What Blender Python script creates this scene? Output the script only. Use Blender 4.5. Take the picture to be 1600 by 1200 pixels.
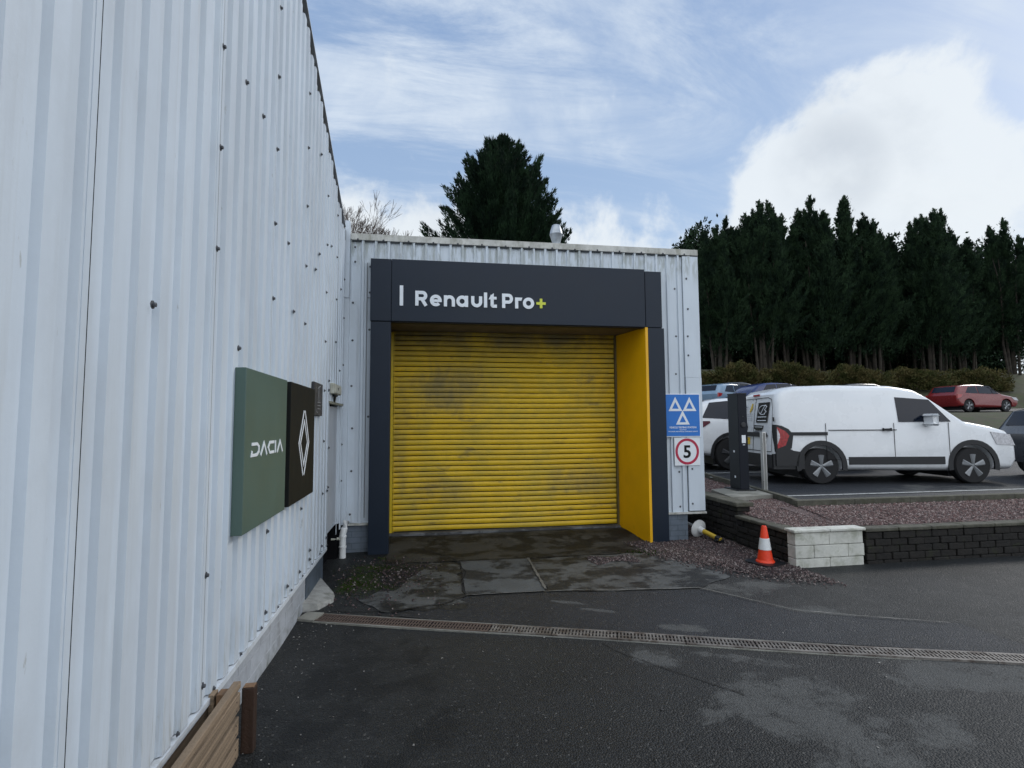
import bpy, bmesh, math, random
import numpy as np
from mathutils import Vector, Matrix, Euler
R=math.radians
rnd=random.Random(7)
sc=bpy.context.scene
COL=sc.collection
for o in list(bpy.data.objects): bpy.data.objects.remove(o)

# ------------------------------------------------------------------ camera
YAW,PITCH,ROLL=R(9.32),R(4.14),R(-0.334)
cd=bpy.data.cameras.new('camera'); cam=bpy.data.objects.new('camera',cd); COL.objects.link(cam)
cy,sy=math.cos(YAW),math.sin(YAW); cp,sp=math.cos(PITCH),math.sin(PITCH)
f=Vector((sy*cp,cy*cp,sp)); r=Vector((cy,-sy,0)); u=r.cross(f)
cr,sr=math.cos(ROLL),math.sin(ROLL)
r2=cr*r+sr*u; u2=-sr*r+cr*u
m=Matrix((( r2.x,u2.x,-f.x,0),(r2.y,u2.y,-f.y,0),(r2.z,u2.z,-f.z,1.65),(0,0,0,1)))
cam.matrix_world=m
cd.sensor_width=36; cd.lens=36*853/1600; cd.clip_end=5000; cd.clip_start=.05
sc.camera=cam

# ------------------------------------------------------------------ world, sun, exposure
SUN_AZ,SUN_EL=R(66),R(32)          # azimuth clockwise from +Y
sc.view_settings.view_transform='Standard'; sc.view_settings.look='None'
sc.view_settings.exposure=0.38; sc.view_settings.gamma=1
w=bpy.data.worlds.new('World'); sc.world=w; w.use_nodes=True
nt=w.node_tree; N=nt.nodes; L=nt.links; N.clear()
def nd(t,nt_=None,**k):
    n=(nt_ or nt).nodes.new(t)
    for a,b in k.items():
        if a=='inp':
            for i,v in b.items(): n.inputs[i].default_value=v
        else: setattr(n,a,b)
    return n
def mth(op,a,b=None,c=None,nt_=None,clamp=False):
    t=nt_ or nt; n=t.nodes.new('ShaderNodeMath'); n.operation=op; n.use_clamp=clamp
    for i,v in enumerate((a,b,c)):
        if v is None: continue
        if isinstance(v,(int,float)): n.inputs[i].default_value=v
        else: t.links.new(v,n.inputs[i])
    return n.outputs[0]
def mixc(fac,a,b,nt_=None,mode='MIX'):
    t=nt_ or nt; n=t.nodes.new('ShaderNodeMix'); n.data_type='RGBA'; n.blend_type=mode
    for i,v in ((0,fac),(6,a),(7,b)):
        if isinstance(v,(int,float)): n.inputs[i].default_value=v
        elif isinstance(v,tuple): n.inputs[i].default_value=(*v[:3],1)
        else: t.links.new(v,n.inputs[i])
    return n.outputs[2]
def ramp(v,lo,hi,nt_=None,a=0.,b=1.):
    t=nt_ or nt; n=t.nodes.new('ShaderNodeMapRange'); n.interpolation_type='SMOOTHSTEP'
    t.links.new(v,n.inputs[0]); n.inputs[1].default_value=lo; n.inputs[2].default_value=hi
    n.inputs[3].default_value=a; n.inputs[4].default_value=b
    return n.outputs[0]
sky=nd('ShaderNodeTexSky',sky_type='NISHITA',sun_disc=False,sun_elevation=SUN_EL,sun_rotation=SUN_AZ,
       altitude=50,air_density=1.0,dust_density=1.2,ozone_density=2.0)
tc=nd('ShaderNodeTexCoord'); sep=nd('ShaderNodeSeparateXYZ'); L.new(tc.outputs['Generated'],sep.inputs[0])
zz=mth('ADD',mth('MAXIMUM',sep.outputs[2],0.0),0.22)
cmb=nd('ShaderNodeCombineXYZ')
L.new(mth('DIVIDE',sep.outputs[0],zz),cmb.inputs[0]); L.new(mth('DIVIDE',sep.outputs[1],zz),cmb.inputs[1])
mp=nd('ShaderNodeMapping'); L.new(cmb.outputs[0],mp.inputs[0]); mp.inputs['Rotation'].default_value=(0,0,R(-28)); mp.inputs['Scale'].default_value=(.55,1.5,1)
def noise(vec,scale,det=8,rough=.6,dist=0.,t=None,off=None):
    t=t or nt; n=t.nodes.new('ShaderNodeTexNoise'); t.links.new(vec,n.inputs['Vector'])
    n.inputs['Scale'].default_value=scale; n.inputs['Detail'].default_value=det; n.inputs['Roughness'].default_value=rough; n.inputs['Distortion'].default_value=dist
    return n.outputs[0]
cir=ramp(noise(mp.outputs[0],2.0,13,.68,1.0),.37,.66)
cir2=ramp(noise(cmb.outputs[0],1.3,8,.6,.5),.40,.60)
veil=mth('MULTIPLY',cir,mth('ADD',mth('MULTIPLY',cir2,.70),.38),clamp=True)
def dirdot(px,py):
    v=f+ (px-800)/853*r2-(py-600)/853*u2; v.normalize()
    n=nd('ShaderNodeVectorMath',operation='DOT_PRODUCT'); L.new(tc.outputs['Generated'],n.inputs[0]); n.inputs[1].default_value=v
    return n.outputs['Value']
cn=noise(tc.outputs['Generated'],5.5,12,.60,.25)
cn2=noise(tc.outputs['Generated'],3.2,10,.58,.1)
big=ramp(dirdot(1335,275),math.cos(R(12)),math.cos(R(5)))
puff=ramp(dirdot(1028,318),math.cos(R(3.2)),math.cos(R(.4)))
puff2=ramp(dirdot(640,360),math.cos(R(14)),math.cos(R(2)))
hor=ramp(sep.outputs[2],.44,.28)
cl=mth('ADD',mth('ADD',cn,mth('MULTIPLY',big,.38)),mth('ADD',mth('MULTIPLY',puff,.10),mth('ADD',mth('MULTIPLY',hor,.27),mth('MULTIPLY',puff2,.13))))
cum=ramp(cl,.62,.80)
shade=mth('MAXIMUM',mth('MULTIPLY',ramp(dirdot(1300,262),math.cos(R(5.5)),math.cos(R(1.0))),ramp(cn2,.35,.62,None,0,.7)),mth('MULTIPLY',ramp(cn2,.50,.66),.35))
base=mixc(.80,sky.outputs[0],mixc(ramp(sep.outputs[2],.05,.75),(3.3,4.6,6.3),(1.8,2.9,5.0)))
c1=mixc(mth('ADD',mth('MULTIPLY',veil,.85),.10),base,(5.3,6.0,6.9))
cc=mixc(shade,(6.6,7.0,7.3),(4.3,4.7,5.2))
c2=mixc(mth('MULTIPLY',cum,.88),c1,cc)
# unseen bright clouds behind the camera, added to brighten facade and van rear
dn=nd('ShaderNodeVectorMath',operation='DOT_PRODUCT'); L.new(tc.outputs['Generated'],dn.inputs[0]); dn.inputs[1].default_value=(-.27,-.90,.35)
bk=ramp(dn.outputs['Value'],-.05,.75)
cb=mixc(ramp(cn,.32,.58),(5.5,6.8,8.6),(13.5,14.,14.6))
c2=mixc(bk,c2,cb)
bg=nd('ShaderNodeBackground'); L.new(c2,bg.inputs[0]); bg.inputs[1].default_value=.1
wo=nd('ShaderNodeOutputWorld'); L.new(bg.outputs[0],wo.inputs[0])
sl=bpy.data.lights.new('sun','SUN'); sl.energy=.9; sl.angle=R(14); sl.color=(1,.95,.88)
so=bpy.data.objects.new('sun',sl); COL.objects.link(so)
sd=Vector((math.sin(SUN_AZ)*math.cos(SUN_EL),math.cos(SUN_AZ)*math.cos(SUN_EL),math.sin(SUN_EL)))
so.rotation_euler=sd.to_track_quat('Z','Y').to_euler(); so.location=(20,20,30)
so['kind']='structure'

# ------------------------------------------------------------------ helpers
class MB:
    def __init__(s): s.v=[]; s.f=[]; s.sm=False
    def add(s,v,f):
        n=len(s.v); s.v+= [tuple(p) for p in v]; s.f+=[tuple(i+n for i in q) for q in f]; return s
    def box(s,x0,x1,y0,y1,z0,z1):
        return s.add([(x0,y0,z0),(x1,y0,z0),(x1,y1,z0),(x0,y1,z0),(x0,y0,z1),(x1,y0,z1),(x1,y1,z1),(x0,y1,z1)],
          [(0,3,2,1),(4,5,6,7),(0,1,5,4),(1,2,6,5),(2,3,7,6),(3,0,4,7)])
    def bbox(s,x0,x1,y0,y1,z0,z1,b=.005):
        bm=bmesh.new(); bmesh.ops.create_cube(bm,size=1)
        for v in bm.verts: v.co=Vector(((x0+x1)/2+v.co.x*(x1-x0),(y0+y1)/2+v.co.y*(y1-y0),(z0+z1)/2+v.co.z*(z1-z0)))
        bmesh.ops.bevel(bm,geom=bm.edges[:],offset=b,segments=2,affect='EDGES',profile=.5)
        return s.bm(bm)
    def bm(s,bm):
        bm.verts.index_update(); s.add([v.co[:] for v in bm.verts],[[v.index for v in q.verts] for q in bm.faces]); bm.free(); return s
    def quad(s,a,b,c,d): return s.add([a,b,c,d],[(0,1,2,3)])
    def prism(s,poly,fn,d0,d1):
        """poly of (u,v); fn(u,v,d)->xyz"""
        n=len(poly); v=[fn(a,b,d0) for a,b in poly]+[fn(a,b,d1) for a,b in poly]
        return s.add(v,[tuple(range(n))[::-1],tuple(range(n,2*n))]+[(i,(i+1)%n,n+(i+1)%n,n+i) for i in range(n)])
    def tube(s,pts,rad,n=8,caps=True):
        pts=[Vector(p) for p in pts]
        if not hasattr(rad,'__len__'): rad=[rad]*len(pts)
        vs=[];fs=[]
        for i,p in enumerate(pts):
            t=(pts[min(i+1,len(pts)-1)]-pts[max(i-1,0)]).normalized()
            a=Vector((0,0,1)) if abs(t.z)<.9 else Vector((1,0,0))
            e1=t.cross(a).normalized(); e2=t.cross(e1)
            for k in range(n):
                q=2*math.pi*k/n; vs.append(p+rad[i]*(math.cos(q)*e1+math.sin(q)*e2))
        for i in range(len(pts)-1):
            for k in range(n): fs.append((i*n+k,i*n+(k+1)%n,(i+1)*n+(k+1)%n,(i+1)*n+k))
        if caps: fs.append(tuple(range(n))[::-1]); fs.append(tuple((len(pts)-1)*n+k for k in range(n)))
        return s.add(vs,fs)
    def lathe(s,prof,c=(0,0,0),n=24,M=None):
        vs=[];fs=[]
        for a,z in prof:
            for k in range(n):
                q=2*math.pi*k/n; p=Vector((a*math.cos(q),a*math.sin(q),z)); p=(M@p) if M else p
                vs.append(p+Vector(c))
        for i in range(len(prof)-1):
            for k in range(n): fs.append((i*n+k,i*n+(k+1)%n,(i+1)*n+(k+1)%n,(i+1)*n+k))
        fs.append(tuple(range(n))[::-1]); fs.append(tuple((len(prof)-1)*n+k for k in range(n)))
        return s.add(vs,fs)
    def stroke(s,pts,wd,fn,d0,d1,closed=False):
        """2D polyline with width -> prism; fn maps (u,v,d)"""
        P=[Vector((a,b)) for a,b in pts]; n=len(P); Lf=[];Rt=[]
        for i in range(n):
            if closed: a=P[i-1]; b=P[(i+1)%n]
            else: a=P[max(i-1,0)]; b=P[min(i+1,n-1)]
            t1=(P[i]-a); t2=(b-P[i])
            if t1.length<1e-9: t1=t2
            if t2.length<1e-9: t2=t1
            t1.normalize(); t2.normalize(); t=(t1+t2)
            if t.length<1e-6: t=t1
            t.normalize(); nr=Vector((-t.y,t.x)); c=max(.35,nr.dot(Vector((-t1.y,t1.x))))
            Lf.append(P[i]+nr*wd/2/c); Rt.append(P[i]-nr*wd/2/c)
        if closed:
            for i in range(n):
                j=(i+1)%n; s.prism([Rt[i][:],Rt[j][:],Lf[j][:],Lf[i][:]],fn,d0,d1)
        else:
            for i in range(n-1): s.prism([Rt[i][:],Rt[i+1][:],Lf[i+1][:],Lf[i][:]],fn,d0,d1)
        return s
    def mesh(s,name,off=(0,0,0),smooth=False,weld=False):
        me=bpy.data.meshes.new(name); o=off
        me.from_pydata([(a-o[0],b-o[1],c-o[2]) for a,b,c in s.v],[],s.f); 
        bm=bmesh.new(); bm.from_mesh(me)
        if weld or smooth: bmesh.ops.remove_doubles(bm,verts=bm.verts,dist=1e-5)
        bmesh.ops.recalc_face_normals(bm,faces=bm.faces)
        bm.to_mesh(me); bm.free()
        if smooth:
            me.shade_smooth()
            me.set_sharp_from_angle(angle=R(35))
        me.update(); return me
def link(o,parent=None):
    COL.objects.link(o)
    if parent is not None: o.parent=parent
    return o
def wloc(o):
    v=Vector((0,0,0))
    while o is not None: v+=Vector(o.location); o=o.parent
    return v
def part(name,mb,mat,parent,smooth=False,local=False,label=None,loc=(0,0,0)):
    off=(0,0,0) if local else wloc(parent)
    if isinstance(mb,bpy.types.Mesh): me=mb
    else: me=mb.mesh(name,off,smooth)
    me.materials.clear(); me.materials.append(mat)
    o=bpy.data.objects.new(name,me); link(o,parent); o.location=loc
    if label: o['label']=label
    return o
def tag(o,label,cat,group=None,kind=None):
    if label: o['label']=label
    if cat: o['category']=cat
    if group: o['group']=group
    if kind: o['kind']=kind
    return o
def thing(name,label,cat,loc=(0,0,0),rz=0,group=None):
    o=bpy.data.objects.new(name,None); o.empty_display_size=.1; link(o); o.location=loc; o.rotation_euler=(0,0,rz)
    return tag(o,label,cat,group)
def single(name,mb,mat,label,cat,loc=(0,0,0),group=None,smooth=False,kind=None):
    me=mb if isinstance(mb,bpy.types.Mesh) else mb.mesh(name,loc,smooth)
    me.materials.clear(); me.materials.append(mat)
    o=bpy.data.objects.new(name,me); link(o); o.location=loc
    return tag(o,label,cat,group,kind)
def copy_tree(o,parent=None):
    c=o.copy(); COL.objects.link(c); c.parent=parent
    for ch in list(o.children): copy_tree(ch,c)
    return c
def struct(name,mb,mat,smooth=False):
    me=mb if isinstance(mb,bpy.types.Mesh) else mb.mesh(name,(0,0,0),smooth)
    me.materials.clear(); me.materials.append(mat)
    o=bpy.data.objects.new(name,me); link(o); o['kind']='structure'; return o
def text(mb,body,size,fn,d0,d1,align='LEFT',bold=0.,xs=1.):
    cu=bpy.data.curves.new('t','FONT'); cu.body=body; cu.size=size; cu.align_x=align; cu.offset=bold; cu.resolution_u=3
    ob=bpy.data.objects.new('t',cu); COL.objects.link(ob)
    dg=bpy.context.evaluated_depsgraph_get(); me=bpy.data.meshes.new_from_object(ob.evaluated_get(dg))
    for p in me.polygons:
        mb.prism([(me.vertices[i].co.x*xs,me.vertices[i].co.y) for i in p.vertices],fn,d0,d1)
    bpy.data.objects.remove(ob); bpy.data.curves.remove(cu); bpy.data.meshes.remove(me)
def arc(cx,cy_,rx,ry,a0,a1,n=16):
    return [(cx+rx*math.cos(R(a0+(a1-a0)*i/n)),cy_+ry*math.sin(R(a0+(a1-a0)*i/n))) for i in range(n+1)]

# ------------------------------------------------------------------ materials
MATS={}
def mat(name,col,rough=.5,var=.12,vs=6.,bump=0.,bs=60.,metal=0.,spec=.5,dirt=None,stretch=(1,1,1),dirts=(),coat=0.):
    """procedural surface: colour variation, bump, optional stains dirt=(colour, scale, lo, hi, stretch)"""
    if name in MATS: return MATS[name]
    M=bpy.data.materials.new(name); M.use_nodes=True; t=M.node_tree; b=t.nodes['Principled BSDF']
    tcn=t.nodes.new('ShaderNodeTexCoord'); geo=t.nodes.new('ShaderNodeNewGeometry'); pos=geo.outputs['Position']
    def mapd(st):
        mpn=t.nodes.new('ShaderNodeMapping'); t.links.new(pos,mpn.inputs[0]); mpn.inputs['Scale'].default_value=st; return mpn.outputs[0]
    n1=noise(mapd(stretch),vs,6,.6,0,t)
    c=mixc(ramp(n1,.3,.7,t),tuple(x*(1-var) for x in col),tuple(min(1,x*(1+var)) for x in col),t)
    for d in (([dirt] if dirt else [])+list(dirts)):
        dc,ds,lo,hi,st=d[:5]; op=d[5] if len(d)>5 else .8
        mk=mth('MULTIPLY',ramp(noise(mapd(st),ds,8,.65,.2,t),lo,hi,t),op,nt_=t)
        if len(d)>6:  # restrict by height (z0,z1) fade
            s_=t.nodes.new('ShaderNodeSeparateXYZ'); t.links.new(pos,s_.inputs[0])
            mk=mth('MULTIPLY',mk,ramp(s_.outputs[d[6][2] if len(d[6])>2 else 2],d[6][0],d[6][1],t),nt_=t)
        c=mixc(mk,c,dc,t)
    t.links.new(c,b.inputs['Base Color'])
    b.inputs['Roughness'].default_value=rough; b.inputs['Metallic'].default_value=metal
    b.inputs['Specular IOR Level'].default_value=spec; b.inputs['Coat Weight'].default_value=coat
    rr=mth('ADD',mth('MULTIPLY',n1,.16,nt_=t),rough-.08,nt_=t,clamp=True); t.links.new(rr,b.inputs['Roughness'])
    if bump>0:
        bn=t.nodes.new('ShaderNodeBump'); bn.inputs['Strength'].default_value=min(1,bump); bn.inputs['Distance'].default_value=.01*max(1,bump)
        t.links.new(noise(mapd((1,1,1)),bs,5,.6,0,t),bn.inputs['Height']); t.links.new(bn.outputs[0],b.inputs['Normal'])
    MATS[name]=M; return M
GR=(.20,.21,.17)
m_clad=mat('white_cladding',(.595,.66,.725),.42,.06,3,0.1,25,stretch=(1,1,.15),dirts=[((.40,.42,.42),7,.50,.8,(1,1,.05),.5),((.48,.52,.56),1.1,.42,.62,(1,1,.6),.5),((.26,.25,.20),14,.45,.75,(3,3,.3),.7,(.70,.36)),((.30,.29,.25),22,.66,.72,(1,1,.25),.5)])
m_fac=mat('workshop_cladding',(.57,.63,.69),.45,.06,3,.12,25,stretch=(1,1,.2),dirts=[((.22,.24,.20),7,.42,.62,(3.,1,.5),.62,(3.55,4.05)),((.32,.34,.33),10,.55,.8,(1,1,.06),.5)])
m_cap=mat('parapet_metal',(.50,.50,.47),.6,.15,8,.3,60,dirts=[((.22,.22,.17),10,.42,.7,(1,1,.4),.7)])
m_flash=mat('flashing_metal',(.60,.64,.68),.45,.08,6,.1,dirts=[((.28,.26,.2),12,.5,.75,(1,1,.4),.5)])
m_dark=mat('dark_gap',(.006,.006,.007),.9,.1,spec=.1)
m_plw=mat('white_blockwork',(.36,.385,.42),.75,.1,5,.6,40,dirts=[((.16,.16,.15),6,.50,.75,(1,1,.6),.6),((.08,.09,.06),9,.40,.7,(1,1,1),.7,(.16,.02))])
m_plb=mat('slate_blue_plinth',(.075,.10,.13),.7,.12,5,.4,40,dirts=[((.03,.035,.03),8,.45,.7,(1,1,1),.5)])
m_grb=mat('grey_painted_brick',(.13,.16,.20),.7,.12,5,.5,50,dirts=[((.08,.09,.08),8,.5,.75,(1,1,1),.5)])
m_anth=mat('anthracite_panel',(.009,.0165,.030),.42,.06,2,0,spec=.3,dirts=[((.06,.065,.07),5,.6,.85,(1,1,.3),.25)])
m_anthj=mat('panel_joint',(.006,.007,.01),.6,.05)
m_yel=mat('yellow_panel',(.78,.41,.002),.4,.05,3,0,dirts=[((.22,.14,.02),7,.55,.8,(1,1,.5),.5,(.5,.0))])
m_door=mat('roller_door_yellow',(.69,.445,.008),.5,.10,2.2,.1,30,stretch=(1,1,2),
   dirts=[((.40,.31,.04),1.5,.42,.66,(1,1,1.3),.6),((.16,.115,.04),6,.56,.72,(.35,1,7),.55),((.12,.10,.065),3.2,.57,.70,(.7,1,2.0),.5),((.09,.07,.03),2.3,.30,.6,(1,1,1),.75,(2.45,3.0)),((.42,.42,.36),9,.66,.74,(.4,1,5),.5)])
def add_stains(M,lst,col):
    t=M.node_tree; b=t.nodes['Principled BSDF']; src=b.inputs['Base Color'].links[0].from_socket
    geo=t.nodes.new('ShaderNodeNewGeometry'); pos=geo.outputs['Position']; acc=None
    for (x,z,rx,rz_,amp) in lst:
        mp_=t.nodes.new('ShaderNodeMapping'); mp_.vector_type='TEXTURE'; t.links.new(pos,mp_.inputs[0])
        mp_.inputs['Location'].default_value=(x,0,z); mp_.inputs['Scale'].default_value=(rx,1000,rz_)
        ln=t.nodes.new('ShaderNodeVectorMath'); ln.operation='LENGTH'; t.links.new(mp_.outputs[0],ln.inputs[0])
        e=ramp(ln.outputs['Value'],1.3,.2,t,0,amp); acc=e if acc is None else mth('MAXIMUM',acc,e,nt_=t)
    mpn=t.nodes.new('ShaderNodeMapping'); t.links.new(pos,mpn.inputs[0]); mpn.inputs['Scale'].default_value=(1.6,1,.9)
    mk=ramp(mth('ADD',noise(mpn.outputs[0],2.4,12,.72,.3,t),acc,nt_=t),.50,1.12,t)
    t.links.new(mixc(mth('MULTIPLY',mk,.85,nt_=t),src,col,t),b.inputs['Base Color'])
add_stains(m_door,[(.40,2.15,.70,.50,.42),(.30,.70,.55,.25,.28),(2.35,.80,.7,.25,.30),(1.2,2.95,2.0,.22,.30),(-.3,1.6,.18,1.5,.25),(2.6,2.3,.35,.5,.22)],(.20,.165,.075))
m_guide=mat('guide_rail_yellow',(.60,.42,.01),.45,.1,8)
m_sof=mat('soffit_board',(.16,.135,.11),.8,.2,5,.3)
m_let=mat('letter_white',(.78,.82,.86),.4,.02)
m_plus=mat('letter_lime',(.62,.66,.05),.4,.02)
m_green=mat('sign_green',(.075,.125,.105),.45,.05,3,dirts=[((.12,.17,.15),3,.55,.8,(1,1,.2),.3)])
m_gside=mat('sign_green_edge',(.075,.12,.10),.45,.05)
m_black=mat('sign_black',(.010,.011,.010),.6,.05,spec=.15)
m_blkpl=mat('black_plastic',(.008,.009,.011),.45,.1,10)
m_weath=mat('weathered_black',(.03,.032,.038),.6,.3,20,.2,dirts=[((.32,.33,.35),24,.58,.68,(1,1.2,.5),.7)])
m_blue=mat('sign_blue',(.014,.16,.54),.45,.05,4)
m_white=mat('sign_white',(.74,.77,.8),.45,.03,6,dirts=[((.5,.5,.47),14,.6,.8,(1,1,.4),.4)])
m_red=mat('sign_red',(.42,.012,.05),.45,.05)
m_beige=mat('aged_plastic',(.52,.52,.44),.55,.12,12,dirts=[((.25,.24,.18),14,.5,.7,(1,1,1),.5)])
m_galv=mat('galvanised_steel',(.34,.37,.40),.38,.15,10,.05,metal=.7)
m_steel=mat('brushed_steel',(.60,.60,.58),.30,.06,10,metal=.9)
m_conc=mat('concrete',(.24,.235,.205),.85,.2,4,.8,80,dirts=[((.10,.10,.075),5,.45,.7,(1,1,1),.6)])
m_slab=mat('concrete_slab',(.082,.088,.090),.62,.14,3,.5,120,spec=.2,dirts=[((.014,.015,.017),1.9,.49,.57,(1,1,1),.9),((.06,.06,.056),14,.5,.7,(1,1,1),.5)])
m_apron=mat('apron_concrete',(.038,.038,.036),.6,.2,2.5,.5,90,spec=.2,dirts=[((.007,.0075,.008),1.7,.46,.54,(1,1.4,1),.9),((.09,.088,.08),3.5,.56,.66,(1,1,1),.4)])
m_wetc=mat('patchy_concrete',(.080,.083,.082),.55,.15,3,.5,90,spec=.2,dirts=[((.011,.012,.013),2.6,.45,.55,(1,1.2,1),.95),((.04,.04,.036),9,.5,.62,(1,1,1),.6)])
m_crack=mat('joint_dark',(.010,.010,.010),.9,.3,20)
m_pale=mat('pale_seam',(.15,.145,.13),.8,.3,20)
m_brick=mat('old_dark_brick',(.010,.0085,.007),.9,.4,9,1.2,30,dirts=[((.025,.030,.010),6,.55,.7,(1,1,1),.7),((.06,.055,.045),18,.62,.75,(1,1,1),.6)])
m_cope=mat('mossy_coping',(.075,.072,.055),.9,.3,9,1,40,dirts=[((.05,.05,.03),8,.45,.65,(1,1,1),.8)])
m_blk=mat('white_block',(.55,.55,.5),.8,.1,6,.6,40,dirts=[((.22,.23,.16),7,.45,.7,(1,1,1),.6)])
m_wood=mat('weathered_pine',(.24,.175,.115),.8,.3,9,.5,90,stretch=(1.,.12,7),dirts=[((.10,.07,.045),16,.50,.66,(1,.06,5),.7),((.07,.055,.04),5,.55,.7,(1,1,1),.6)])
m_post=mat('wet_brown_timber',(.032,.015,.008),.6,.3,7,.4,60,stretch=(4,4,.4))
m_end=mat('sawn_end_timber',(.20,.115,.06),.75,.2,20,.3)
m_tyre=mat('tyre_rubber',(.007,.007,.008),.8,.2)
m_rimd=mat('dark_alloy',(.03,.032,.035),.35,.1,metal=.5)
m_rims=mat('silver_alloy',(.22,.23,.24),.4,.1,metal=.5)
def paint(n,c): return mat(n,c,.28,.02,2,coat=.6)
p_white=mat('paint_white',(.66,.68,.70),.28,.03,2,coat=.6,dirts=[((.30,.28,.25),3,.35,.75,(1,1,1),.45,(1.0,.60)),((.45,.45,.44),1.2,.5,.8,(1,1,1),.3)]); p_blue=paint('paint_blue',(.006,.018,.10)); p_grey=paint('paint_grey',(.05,.055,.065)); p_silver=paint('paint_pale_blue',(.17,.26,.36)); p_black=paint('paint_black',(.01,.01,.012)); p_red=paint('paint_red',(.16,.012,.012))
m_glass=mat('car_glass',(.003,.006,.015),.085,.05,spec=.35)
m_lampd=mat('smoked_lamp',(.10,.02,.03),.2,.3,30,spec=.8)
m_lampr=mat('red_lamp',(.32,.008,.012),.2,.3,30,spec=.8,coat=.5)
m_lampc=mat('clear_lamp',(.5,.5,.52),.2,.2,30)
m_plate=mat('yellow_plate',(.70,.47,.02),.4,.03)
m_cone=mat('cone_orange',(.75,.045,.008),.5,.08,15,dirts=[((.25,.03,.01),12,.55,.8,(1,1,1),.4)])
m_dirtline=None
m_refl=mat('cone_reflective',(.68,.70,.70),.45,.06,15,dirts=[((.35,.35,.33),25,.55,.75,(1,1,1),.5)])
m_yplas=mat('yellow_plastic',(.50,.34,.03),.5,.12,10,dirts=[((.2,.14,.04),14,.5,.75,(1,1,1),.5)])
m_wplas=mat('white_plastic',(.70,.71,.70),.45,.05,10)
m_bark=mat('pale_bark',(.060,.050,.038),.9,.35,6,.8,30)
m_barks=mat('shaded_bark',(.028,.023,.017),.95,.5,3,.8,30)
m_barkd=mat('twig_bark',(.085,.062,.050),.9,.3,6)
def leafmat(n,a,b,rough=.7):
    M=bpy.data.materials.new(n); M.use_nodes=True; t=M.node_tree; p=t.nodes['Principled BSDF']
    geo=t.nodes.new('ShaderNodeNewGeometry'); c=mixc(ramp(noise(geo.outputs['Position'],1.3,5,.6,0,t),.35,.65,t),a,b,t)
    t.links.new(c,p.inputs['Base Color']); p.inputs['Roughness'].default_value=rough; p.inputs['Specular IOR Level'].default_value=.08
    return M
l_con=leafmat('conifer_foliage',(.006,.014,.009),(.020,.042,.020))
l_ley=leafmat('cypress_foliage',(.008,.017,.011),(.024,.046,.022))
l_shr=leafmat('shrub_foliage',(.036,.044,.014),(.082,.068,.028))
l_moss=leafmat('moss_green',(.018,.032,.004),(.055,.090,.008))

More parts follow.
